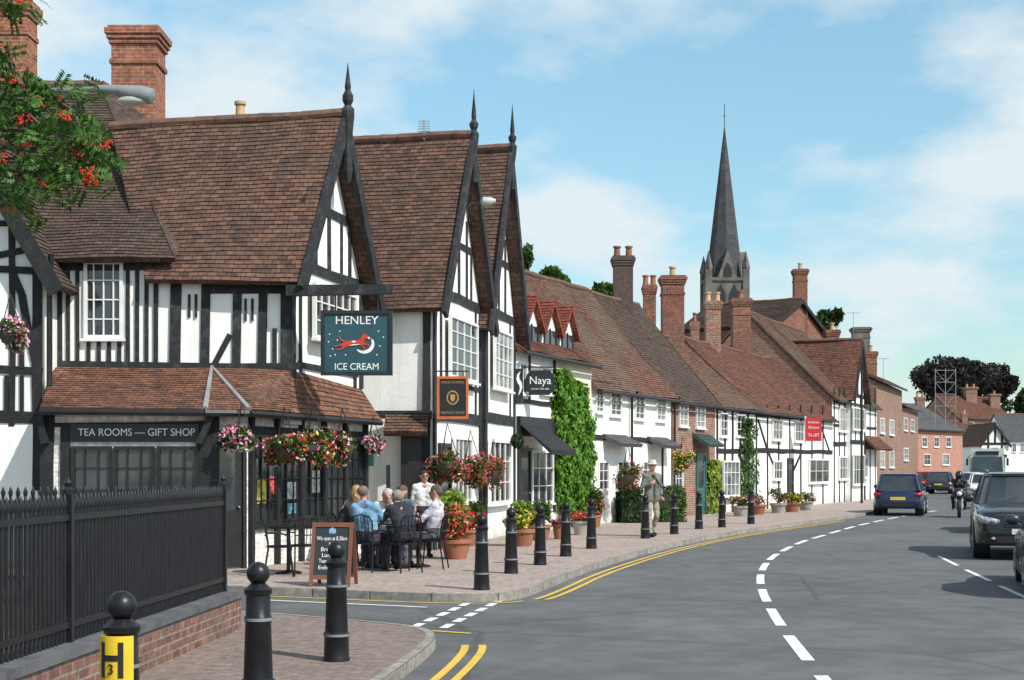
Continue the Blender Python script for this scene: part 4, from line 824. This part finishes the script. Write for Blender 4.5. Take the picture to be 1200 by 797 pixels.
def person(lab,loc,rz,pose,top,bot,hair,shoe=(.02,.02,.02),sleeve=True,sc=1.,hat=None,helmet=False,glasses=False,mod=None,jacket=False):
    J=dict(POSE[pose]);J.update(mod or {});t=th('person',lab,'person');pr=[]
    def S(n,s):p=J[n+('L' if s>0 else 'R')] if n+('L' if s>0 else 'R') in J else J[n];p=V(p);return V((p.x*s if n+('L' if s>0 else 'R') not in J else p.x,p.y,p.z))
    pel,ch,nk,hd=[V(J[k]) for k in ('pel','ch','nk','hd')]
    for s in (-1,1):
        o=V((s*.075,0,0));pr.append((pel+o,pel+V((0,0,.08))+o,.115,.105,1 if jacket else 2));pr.append((pel+V((0,0,.12))+o,ch+V((s*.085,0,0)),.108,.118,1))
        if jacket:pr.append((pel+o+V((s*.01,0,-.06)),pel+o+V((0,0,.1)),.125,.115,1))
        pr.append((S('sh',s),ch+V((s*.05,0,0)),.075,.11,1));pr.append((S('sh',s),nk,.06,.06,1))
        pr.append((S('sh',s),S('el',s),.062,.047,1));pr.append((S('el',s),S('wr',s),.045,.032,1 if sleeve else 0));pr.append((S('wr',s),S('wr',s).lerp(S('hn',s),.8),.03,.034,0))
        pr.append((S('hip',s),S('kn',s),.095,.066,2));pr.append((S('kn',s),S('an',s),.064,.046,2));pr.append((S('an',s)+V((0,.03,-.035)),S('toe',s),.047,.04,3))
    pr.append((nk-V((0,0,.03)),hd-V((0,0,.05)),.058,.055,0))
    pr+=[(hd+V((0,.012,.03)),hd+V((0,-.005,-.02)),.088,.078,0),(hd+V((0,-.035,-.07)),hd+V((0,-.02,-.05)),.046,.055,0),(hd+V((0,-.088,.005)),hd+V((0,-.1,-.022)),.011,.016,0),(hd+V((-.086,.01,-.01)),hd+V((-.09,.015,.02)),.016,.018,0),(hd+V((.086,.01,-.01)),hd+V((.09,.015,.02)),.016,.018,0)]
    m=MB()
    for a,b,ra,rb,k in pr:m.cap(a,b,ra,rb,12)
    ob=m.build('body',[SKIN,cm(top),cm(bot),cm(shoe)],t,True)
    md=ob.modifiers.new('r','REMESH');md.mode='VOXEL';md.voxel_size=.016;md.use_smooth_shade=True
    s_=ob.modifiers.new('s','SMOOTH');s_.iterations=3;s_.factor=.5;bpy.context.view_layer.update()
    me=bpy.data.meshes.new_from_object(ob.evaluated_get(bpy.context.evaluated_depsgraph_get()));ob.modifiers.clear()
    seed=V((ru(0,50),ru(0,50),0));vv=[]
    for v in me.vertices:
        c=v.co.copy()
        if c.z<nk.z-.02:
            w_=mn.noise(V((c.x*9,c.y*9,c.z*16))+seed);c+=v.normal*(w_*.016+.002)
        vv.append(c)
    f=MB();f.add(vv,[tuple(p.vertices) for p in me.polygons])
    for i,p in enumerate(me.polygons):
        c=p.center;best=9;bk=1
        for a,b,ra,rb,k in pr:
            d=b-a;tt=max(0,min(1,(c-a).dot(d)/max(d.length_squared,1e-9)));dd=(c-(a+d*tt)).length-(ra+(rb-ra)*tt)
            if dd<best:best=dd;bk=k
        f.mi[i]=bk
    for s in (-1,1):
        w,h=S('wr',s),S('hn',s);d=(h-w).normalized();sd=V((s,0,0));sd=(sd-d*sd.dot(d)).normalized();up=d.cross(sd)*-s
        for i,l in enumerate((.062,.075,.07,.055)):
            b=w.lerp(h,.75)+sd*(i-1.5)*.017;k=b+d*l*.6;f.tube([b,k,k+d*l*.35+up*-.02],[.009,.0085,.006],6)
        b=w.lerp(h,.4)-sd*.02;f.tube([b,b-sd*.03+d*.03,b-sd*.032+d*.055],[.011,.01,.007],6)
    bpy.data.objects.remove(ob)
    f.build('body',[SKIN,cm(top),cm(bot),cm(shoe)],t,True)
    if helmet:
        m=MB();m.ell(hd+V((0,.01,.02)),(.14,.16,.155),16);h=m.build('helmet',M('helmet_dark',(.02,.02,.025),.2),t,True);m=MB();m.ell(hd+V((0,-.05,.02)),(.12,.11,.06),12);m.build('visor',GLASS,h,True)
    else:
        m=MB();m.ell(hd+V((0,.028,.04)),(.094,.1,.088),14)
        if hair[1]:m.ell(hd+V((0,.045,-.04)),(.095,.08,.14),12)
        for i,v in enumerate(m.v):m.v[i]=v+(v-hd)*mn.noise(v*22+seed)*.16
        m.build('hair',cm(hair[0]),t,True);m=MB()
        for s in (-1,1):m.ell(hd+V((s*.032,-.078,.012)),(.012,.008,.007),8)
        m.build('eyes',BLACK,t,True)
        m=MB();m.ell(hd+V((0,-.086,-.052)),(.022,.008,.006),8);m.build('mouth',cm((.35,.12,.1)),t,True)
        if glasses:
            m=MB()
            for s in (-1,1):m.ell(hd+V((s*.036,-.09,.014)),(.03,.01,.022),10)
            m.build('sunglasses',BLACK,t,True)
        if hat:
            m=MB();m.lathe(hd+V((0,.01,.07)),[(.145,-.015),(.15,-.005),(.1,.012),(.095,.07),(.075,.095),(.02,.1)],16);m.build('hat',cm(hat),t,True)
        m=MB()
        for s in (-1,1):m.tube([nk+V((s*.05,.05,.03)),nk+V((s*.068,-.02,.01)),nk+V((s*.015,-.075,-.045))],[.018,.02,.012],7)
        m.build('collar',cm(mul(top,.8)),t,True)
        if jacket:
            m=MB();m.tube([nk+V((0,-.06,-.02)),ch+V((0,-.125,.0)),pel+V((0,-.13,.12)),pel+V((0,-.13,-.08))],.012,5);m.build('zip',cm((.05,.05,.05)),t,True)
    put(t,loc,rz,sc);return t
def chair_proto():
    t=th('chair','x','chair',(0,0,0));m=MB();m.lathe((0,0,.44),[(.2,0),(.21,.01),(.21,.025),(.19,.03)],18);m.build('seat',IRON,t,True)
    for sx in (-1,1):
        m=MB();m.tube([(sx*.16,-.15,.44),(sx*.19,-.2,0)],.013,6);m.build('leg',IRON,t,True)
        m=MB();m.tube([(sx*.19,.24,0),(sx*.17,.17,.45),(sx*.18,.22,.8)],.013,6);m.build('leg',IRON,t,True)
        m=MB();m.tube([(sx*.18,.2,.66),(sx*.23,.02,.66),(sx*.2,-.12,.62),(sx*.18,-.13,.45)],.011,6);m.build('armrest',IRON,t,True)
    m=MB();m.tube([(-.18,.22,.8),(-.14,.25,.88),(0,.27,.91),(.14,.25,.88),(.18,.22,.8)],.013,6)
    for x in (-.12,-.06,0,.06,.12):m.tube([(x,.18,.46),(x,.26,.89)],.007,5)
    m.tube([(-.18,.2,.62),(0,.23,.62),(.18,.2,.62)],.009,5);m.build('backrest',IRON,t,True);return t
ch0=chair_proto();first=[1]
def chair(loc,rz,lab):
    if first[0]:first[0]=0;o=ch0;o['label']=lab;put(o,loc,rz)
    else:dup(ch0,loc,rz,lab)
def table(px,Y,lab):
    t=th('table',lab,'table',(X(px,Y),Y,0));q=W[t.name];m=MB();m.lathe(q+V((0,0,.71)),[(.4,0),(.42,.01),(.42,.03),(.4,.035)],24);m.build('tabletop',IRON,t,True);m=MB();m.lathe(q,[(.22,0),(.2,.03),(.03,.06),(.03,.71)],14);m.build('pedestal',IRON,t,True)
table(442,23.9,'round black table at the left of the diners');table(490,24.1,'round black table at the right of the diners');table(338,22.6,'empty round black table by the tea room door')
def sit(lab,px,Y,rz,top,bot,hair,clab,**k):
    x=X(px,Y);person(lab,(x,Y,0),rz,'sit',top,bot,hair,**k);chair((x,Y,0),rz,clab)
sit('seated person with blond brown hair in dark clothes, leftmost of the diners',403,24.3,R(75),(.03,.03,.035),(.04,.04,.05),((.3,.16,.07),True),'black metal chair under the leftmost diner',mod=LEANF)
sit('seated person in a light blue shirt seen from behind',431,23.0,R(160),(.22,.42,.62),(.05,.05,.07),((.2,.16,.12),False),'black metal chair under the light blue shirt',sleeve=False,mod=LEANB)
sit('seated grey haired person in a white shirt facing the camera',453,25.0,R(5),(.7,.7,.68),(.05,.05,.07),((.5,.48,.45),True),'black metal chair under the grey haired diner facing the camera',mod=LEANF)
sit('seated person in a dark navy jacket seen from behind',474,22.9,R(212),(.02,.025,.035),(.03,.03,.04),((.32,.29,.26),False),'black metal chair under the dark navy jacket',mod=LEANF)
sit('seated dark haired person in a pale shirt, rightmost of the diners',506,23.7,R(-100),(.62,.6,.68),(.1,.1,.13),((.12,.09,.07),False),'black metal chair under the rightmost diner',sleeve=False,mod=LEANB)
sit('seated brown haired person in a grey blue top behind the dark jacket',472,25.3,R(-20),(.1,.14,.2),(.04,.04,.05),((.14,.08,.05),True),'black metal chair behind the dark jacket')
sit('seated fair haired person in a cream top between the two tables',418,25.2,R(-15),(.5,.42,.35),(.05,.05,.06),((.42,.28,.12),True),'black metal chair between the two tables')
person('standing dark haired person in a white top and sunglasses behind the diners',(X(497,26.6),26.6,0),R(20),'stand',(.72,.72,.7),(.03,.03,.04),((.03,.02,.015),False),sleeve=False,sc=.92,glasses=True)
chair((X(328,22.0),22.0,0),R(100),'empty black metal chair nearest the tea room door');chair((X(356,22.3),22.3,0),R(200),'empty black metal chair left of the chalkboard')
q=gp(764,629)
person('standing person in a grey green jacket, light trousers and pale hat with a shoulder bag',q,R(25),'stand',(.17,.18,.15),(.4,.36,.28),((.4,.38,.35),False),hat=(.6,.57,.5),jacket=True,sc=1.03,mod=dict(elR=(-.28,-.02,1.15),wrR=(-.14,-.2,1.22),hnR=(-.08,-.22,1.28),kn=(.1,-.05,.5),anL=(.1,.16,.1),toeL=(.11,.02,.05),anR=(-.11,-.12,.09),toeR=(-.12,-.28,.045)))
t=th('shoulder_bag','dark bag hanging at the side of the person in the hat','bag',q+V((.3,0,.9)));m=MB();a=q+V((.27,-.05,.72));m.bx(a,a+V((.12,.28,.3)));m.tube([a+V((.06,0,.3)),q+V((.05,-.1,1.45)),q+V((-.1,.05,1.5)),a+V((.06,.28,.3))],.015,5);m.build('bag_body',cm((.04,.035,.03)),t)
# ---------------------------------------------------------------- vehicles
HL=M('headlight',(.5,.51,.55),.08,(.1,.1,.12),18,spec=.9,coat=1,lo=.4,hi=.6);TL=M('tail_light',(.4,.01,.01),.2);PW=M('plate_white',(.75,.75,.72),.5);PY=M('plate_yellow',(.75,.55,.06),.5);DK=M('dark_trim',(.015,.015,.016),.6)
def sect(x,st):
    for a,b in zip(st,st[1:]):
        if a[0]<=x<=b[0]:
            t=(x-a[0])/(b[0]-a[0]);return [p+(q-p)*t for p,q in zip(a,b)]
    return st[-1] if x>0 else st[0]
def vehicle(lab,loc,rz,L,Wd,H,col,suv=False,grp='cars on the road',name='car'):
    t=th(name,lab,'car',(0,0,0),grp);PM=M('paint_'+str(len(W)),col,.25,mul(col,.9),2,coat=.6,spec=.4);h=L/2;w=Wd/2;zb=H*(.63 if suv else .6);xf,xr=h-.85,-h+.8;ra=.37
    st=[(-h,w*.72,zb-.3,.42),(-h+.05,w*.86,zb-.12,.3),(-h+.2,w*.95,zb-.02,.26),(-h+.6,w,zb,.25),(0,w,zb,.25),(h*.36,w,zb-.0,.25),(h*.6,w*.985,zb-.04,.25),(h-.45,w*.96,zb-.09,.26),(h-.2,w*.9,zb-.15,.27),(h-.07,w*.82,zb-.22,.3),(h,w*.7,zb-.32,.36)]
    xs=sorted(set([s[0] for s in st]+[c+ra*math.cos(R(a)) for c in (xf,xr) for a in range(0,181,22)]+[xf-ra-.01,xf+ra+.01,xr-ra-.01,xr+ra+.01]))
    xs=[a for a in xs if -h<=a<=h];rings=[]
    for x in xs:
        _,ww,zt,zl=sect(x,st);ar=0
        for cx in (xf,xr):
            if abs(x-cx)<ra:ar=.33+math.sqrt(ra*ra-(x-cx)**2)
        zl2=max(zl,ar)
        rg_=[(ww*.93,zl2),(ww*.985,zl2+.04),(ww,max(zl2+.06,.5)),(ww,max(zl2+.08,zt*.68)),(ww*.985,zt-.12),(ww*.95,zt-.04),(ww*.86,zt-.005),(ww*.5,zt+.03)]
        rg_=[(a,max(b,zl2)) for a,b in rg_]
        rings.append([V((x,-a,b)) for a,b in rg_]+[V((x,a,b)) for a,b in rg_[::-1]])
    m=MB();m.loft(rings);m.build('body',PM,t,True)
    b0,b1=-h+.14,h*.4;t0,t1=(-h+.4,h*.05) if suv else (-h+.6,h*.0);wb,wt=w*.9,w*.72
    def ring(z,x0,x1,ww,cv=.09):return [V((x0,-ww*.9,z)),V((x0+.1,-ww,z)),V((x1-.28,-ww,z)),V((x1-cv,-ww*.82,z)),V((x1,-ww*.4,z)),V((x1,ww*.4,z)),V((x1-cv,ww*.82,z)),V((x1-.28,ww,z)),V((x0+.1,ww,z)),V((x0,ww*.9,z))]
    lo=ring(zb-.03,b0,b1,wb);hi=ring(H-.07,t0,t1,wt);m=MB();m.loft([lo,hi]);m.build('glasshouse',GLASS,t)
    m=MB();m.loft([ring(H-.085,t0-.03,t1+.05,wt+.02),ring(H-.035,t0,t1+.02,wt-.01),ring(H-.01,t0+.12,t1-.1,wt-.1),ring(H,t0+.35,t1-.35,wt-.3)]);m.build('roof',PM,t,True)
    m=MB()
    for i in (0,9):m.tube([lo[i],hi[i]],[.07,.05],6)
    for i in (2,3,6,7):m.tube([lo[i],hi[i]],[.032,.028],6)
    for s in (-1,1):
        for kk_,rr in ((.42,.03),(.76,.045)):
            m.tube([V((b0+(b1-b0)*(1-kk_),s*wb,zb-.02)),V((t0+(t1-t0)*(1-kk_),s*wt,H-.07))],rr,6)
    m.build('pillars',PM,t,True)
    m=MB()
    for s in (-1,1):
        for xx in (-h*.36,h*.02,h*.36):m.tube([(xx,s*(w+.001),.36),(xx,s*(w+.001),zb*.7),(xx,s*w*.975,zb-.08)],.006,4)
        m.bx((xr+ra,s*(w-.01)-.01,.24),(xf-ra,s*(w-.01)+.014,.33))
    m.build('door_seams',DK,t)
    for s in (-1,1):
        for xx in (xf,xr):
            m=MB();m.lathe((xx,s*(w-.12),.33),[(.2,-.11),(.31,-.11),(.335,-.08),(.335,.08),(.31,.11),(.2,.11)],24,'y');q=m.build('wheel',TYRE,t,True)
            m=MB();m.lathe((xx,s*(w-.11),.33),[(.05,s*.112),(.2,s*.104),(.215,s*.05)],20,'y')
            for j in range(5):
                a=j*2*PI/5;m.tube([(xx,s*(w+.002),.33),(xx+.2*math.cos(a),s*(w-.01),.33+.2*math.sin(a))],.025,5)
            m.build('rim',LEAD,q,True)
            m=MB();m.lathe((xx,s*(w-.2),.34),[(.355,-.12),(.355,.12)],20,'y');m.build('wheel_arch',DK,t)
        m=MB();m.ell((h*.34,s*(w+.06),zb+.1),(.06,.11,.08),10);m.tube([(h*.35,s*(w-.06),zb+.0),(h*.34,s*(w+.03),zb+.07)],.02,5);m.build('mirror',PM,t,True)
        m=MB();zz=zb-.3
        pts=[(h-.5,w*.965,zz+.1),(h-.25,w*.91,zz+.06),(h-.1,w*.8,zz+.01),(h-.03,w*.66,zz-.01),(h-.02,w*.5,zz-.02)]
        m.tube([V((x,s*y,z)) for x,y,z in pts],[.02,.06,.075,.07,.045],10);m.build('headlight',HL,t,True)
        m=MB();m.ell((h-.04,s*w*.62,.42),(.05,.07,.05),10);m.build('fog_light',HL,t,True)
        m=MB();zt_=zb-.14;m.tube([V((-h+.36,s*w*.955,zt_+.03)),V((-h+.16,s*w*.9,zt_)),V((-h+.06,s*w*.79,zt_-.02)),V((-h+.045,s*w*.68,zt_-.02))],[.03,.075,.08,.05],10);m.build('tail_light',TL,t,True)
        m=MB();m.tube([(h*.1,s*(w*.995),zb-.16),(h*.22,s*(w*.995),zb-.16)],.016,6);m.build('handle',CHROME,t,True)
    m=MB();m.box8([V(p) for p in ((h-.1,-w*.42,zb-.46),(h+.012,-w*.42,zb-.46),(h+.012,w*.42,zb-.46),(h-.1,w*.42,zb-.46),(h-.1,-w*.46,zb-.27),(h-.01,-w*.46,zb-.27),(h-.01,w*.46,zb-.27),(h-.1,w*.46,zb-.27))]);m.bx((h-.06,-w*.56,.34),(h+.012,w*.56,.46));g_=m.build('grille',DK,t)
    m=MB()
    for z in (.45,.4,.35,.3):m.bx((h-.02,-w*.42,zb-z),(h+.02,w*.42,zb-z+.014))
    m.build('grille_bars',CHROME,g_)
    m=MB();m.bx((h-.02,-.26,.5),(h+.025,.26,.6));m.build('number_plate',PW,t);m=MB();m.bx((-h-.015,-.26,.58),(-h+.03,.26,.69));m.build('number_plate',PY,t)
    m=MB();m.bx((-h-.012,-w*.62,.36),(-h+.08,w*.62,.46));m.build('bumper',DK,t)
    m=MB()
    for s in (-.5,.1):m.tube([(b1+.0,s*w,zb+.02),(b1-.2,(s+.45)*w,zb+.16)],.01,4)
    m.build('wiper',DK,t)
    if suv:
        m=MB()
        for s in (-1,1):m.tube([(t0+.2,s*(wt-.06),H+.03),(t1-.2,s*(wt-.06),H+.03)],.02,6)
        m.build('roof_rail',CHROME,t,True)
    put(t,loc,rz);return t
def hdg(dx,dy):return math.atan2(dy,dx)
vehicle('black large parked car facing the camera at the right edge',(X(1133,27.6)+1.62,29.3,-.1),hdg(-.3,-1),4.6,1.9,1.66,(.012,.014,.018),True,grp='cars parked on the right')
vehicle('dark grey parked car cut off by the right edge, nearest the camera',(8.2,20.9,-.1),hdg(.3,1),4.2,1.7,1.45,(.04,.045,.05),False,grp='cars parked on the right')
vehicle('dark blue car driving away along the left kerb',(X(1062,53.5),54.2,-.1),hdg(.33,1),4.1,1.78,1.55,(.01,.02,.06))
vehicle('dark parked car in the row behind the large black one',(X(1188,40),40,-.1),hdg(-.4,-1),4.4,1.8,1.5,(.03,.035,.04),grp='cars parked on the right')
vehicle('white car beyond the motorcycle',(X(1152,82),82,-.1),hdg(-.33,-1),4.2,1.75,1.45,(.7,.7,.7),grp='cars parked on the right')
vehicle('dark car far off beside the pink house',(X(1103,98),98,-.1),hdg(.4,1),4.3,1.8,1.5,(.02,.03,.06))
vehicle('red car far off at the left kerb',(X(1085,112),112,-.1),hdg(.4,1),4.1,1.75,1.45,(.3,.02,.02))
vehicle('small black car beyond the parked row',(X(1178,62),62,-.1),hdg(-.4,-1),4.2,1.8,1.5,(.02,.02,.022),grp='cars parked on the right')
vehicle('silver car just left of the coach',(X(1138,100),100,-.1),hdg(-.33,-1),4.2,1.75,1.45,(.45,.46,.48))
t=th('coach','green and white coach approaching beyond the parked cars','coach',(0,0,0));m=MB();CO=M('coach_paint',(.5,.56,.54),.3)
m.box8([(-1.25,0,.35),(1.25,0,.35),(1.25,10,.35),(-1.25,10,.35),(-1.15,.25,3.15),(1.15,.25,3.15),(1.15,10,3.15),(-1.15,10,3.15)]);m.build('body',CO,t)
m=MB();m.box8([(-1.1,-.02,1.2),(1.1,-.02,1.2),(1.1,.3,1.2),(-1.1,.3,1.2),(-1.02,.13,2.55),(1.02,.13,2.55),(1.02,.4,2.55),(-1.02,.4,2.55)]);m.build('windscreen',GLASS,t)
m=MB();m.bx((-.8,.12,2.68),(.8,.3,2.95));m.build('destination_box',BLACK,t)
m=MB();m.bx((-1.0,-.04,.5),(1.0,.1,.95));m.build('bumper',M('coach_green',(.03,.18,.14),.4),t)
for s in (-1,1):
    m=MB();m.bx((s*1.22-.02,1,1.5),(s*1.22+.03,9.5,2.5));m.build('side_window',GLASS,t)
    m=MB();m.bx((s*.85-.15,-.06,.7),(s*.85+.15,.0,.9));m.build('headlight',HL,t);m=MB();m.bx((s*1.4-.08,-.25,1.9),(s*1.4+.08,-.15,2.4));m.tube([(s*1.4,-.2,2.4),(s*1.1,.1,2.7)],.03,5);m.build('mirror',DK,t)
    for y in (2.2,7.5):
        m=MB();m.lathe((s*1.1,y,.5),[(.5,-.14),(.5,.14)],18,'x');m.build('wheel',TYRE,t,True)
put(t,(X(1157,106),106,-.1),R(-18))
t=th('motorcycle','dark motorcycle with bright headlamp coming round the bend','motorcycle',(0,0,0))
for y in (-.72,.7):
    m=MB();m.lathe((0,y,.31),[(.22,-.05),(.3,-.06),(.32,0),(.3,.06),(.22,.05)],20,'x');w_=m.build('wheel',TYRE,t,True);m=MB();m.lathe((0,y,.31),[(.2,-.03),(.22,-.03),(.22,.03),(.2,.03)],16,'x');m.build('rim',CHROME,w_,True)
BK=M('bike_paint',(.03,.03,.05),.25);m=MB();m.tube([(0,-.35,.75),(0,-.1,.84),(0,.15,.8)],[.12,.17,.1],10);m.build('tank',BK,t,True);m=MB();m.tube([(0,.1,.78),(0,.5,.78),(0,.85,.86)],[.1,.14,.06],8);m.build('seat',DK,t,True)
m=MB();m.ell((0,.0,.45),(.18,.3,.22),10);m.tube([(0.15,.1,.3),(.18,.8,.35)],.05,8);m.build('engine',LEAD,t,True)
m=MB();m.ell((0,-.55,.85),(.2,.14,.2),12);fa=m.build('fairing',BK,t,True);m=MB();m.ell((0,-.68,.84),(.09,.05,.08),12);m.build('headlight',PW,fa,True)
m=MB()
for s in (-1,1):m.tube([(s*.09,-.72,.31),(s*.09,-.45,.95)],.025,6)
m.tube([(-.33,-.45,1.03),(0,-.5,.98),(.33,-.45,1.03)],.016,6)
for s in (-1,1):m.tube([(s*.25,-.48,1.02),(s*.3,-.5,1.16)],.01,5);m.ell((s*.31,-.5,1.18),(.06,.02,.04),8)
m.build('handlebar',CHROME,t,True)
q=gp(1124,606,-.1);put(t,q,R(-17));person('person in black leathers and helmet riding the motorcycle',q,R(-17),'ride',(.03,.03,.035),(.02,.02,.025),((.1,.1,.1),False),helmet=True)
# ---------------------------------------------------------------- light, sky, camera
dx,dy=.74,-.67;az=math.atan2(dx,dy);el=R(44)
sd=V((dx*math.cos(el),dy*math.cos(el),math.sin(el)))
sl=bpy.data.lights.new('sun','SUN');sl.energy=5.0;sl.angle=R(.5);sl.color=(1,.96,.89);so=bpy.data.objects.new('sun',sl);C.objects.link(so);so.rotation_euler=sd.to_track_quat('Z','Y').to_euler()
w=bpy.data.worlds.new('World');bpy.context.scene.world=w;w.use_nodes=True;n=w.node_tree;bg=n.nodes['Background'];bg.inputs[1].default_value=.13
sk=n.nodes.new('ShaderNodeTexSky');sk.sky_type='NISHITA';sk.sun_disc=False;sk.sun_elevation=el;sk.sun_rotation=az;sk.dust_density=.6;sk.ozone_density=1.5
tc_=n.nodes.new('ShaderNodeTexCoord');sp_=n.nodes.new('ShaderNodeSeparateXYZ');n.links.new(tc_.outputs['Generated'],sp_.inputs[0])
ad=n.nodes.new('ShaderNodeMath');ad.operation='ADD';ad.inputs[1].default_value=.28;n.links.new(sp_.outputs[2],ad.inputs[0])
cb=n.nodes.new('ShaderNodeCombineXYZ')
for i in (0,1):
    dv=n.nodes.new('ShaderNodeMath');dv.operation='DIVIDE';n.links.new(sp_.outputs[i],dv.inputs[0]);n.links.new(ad.outputs[0],dv.inputs[1]);n.links.new(dv.outputs[0],cb.inputs[i])
cb.inputs[2].default_value=3.3
f1=ramp(n,noi(n,2.6,11,cb.outputs[0],.56),[(.43,(.0,.0,.0)),(.51,(.4,.4,.4)),(.61,(.95,.95,.95))])
tint=ramp(n,sp_.outputs[2],[(0,(.9,1.02,1.0)),(.14,(1.12,1.3,1.2)),(.34,(1.45,1.72,1.48)),(1,(1.2,1.35,1.2))])
col=mixc(n,1.,sk.outputs[0],tint,'MULTIPLY')
col=mixc(n,f1,col,(6.1,6.75,7.0));n.links.new(col,bg.inputs[0])
cam=bpy.data.cameras.new('cam');co=bpy.data.objects.new('camera',cam);C.objects.link(co);co.location=(0,0,EYE);co.rotation_euler=(R(90),0,0)
cam.sensor_width=36;cam.lens=F/1200*36;cam.shift_y=(H0-398.5)/1200;cam.clip_end=4000;bpy.context.scene.camera=co
sc=bpy.context.scene;sc.view_settings.view_transform='Standard';sc.view_settings.look='None';sc.view_settings.exposure=0
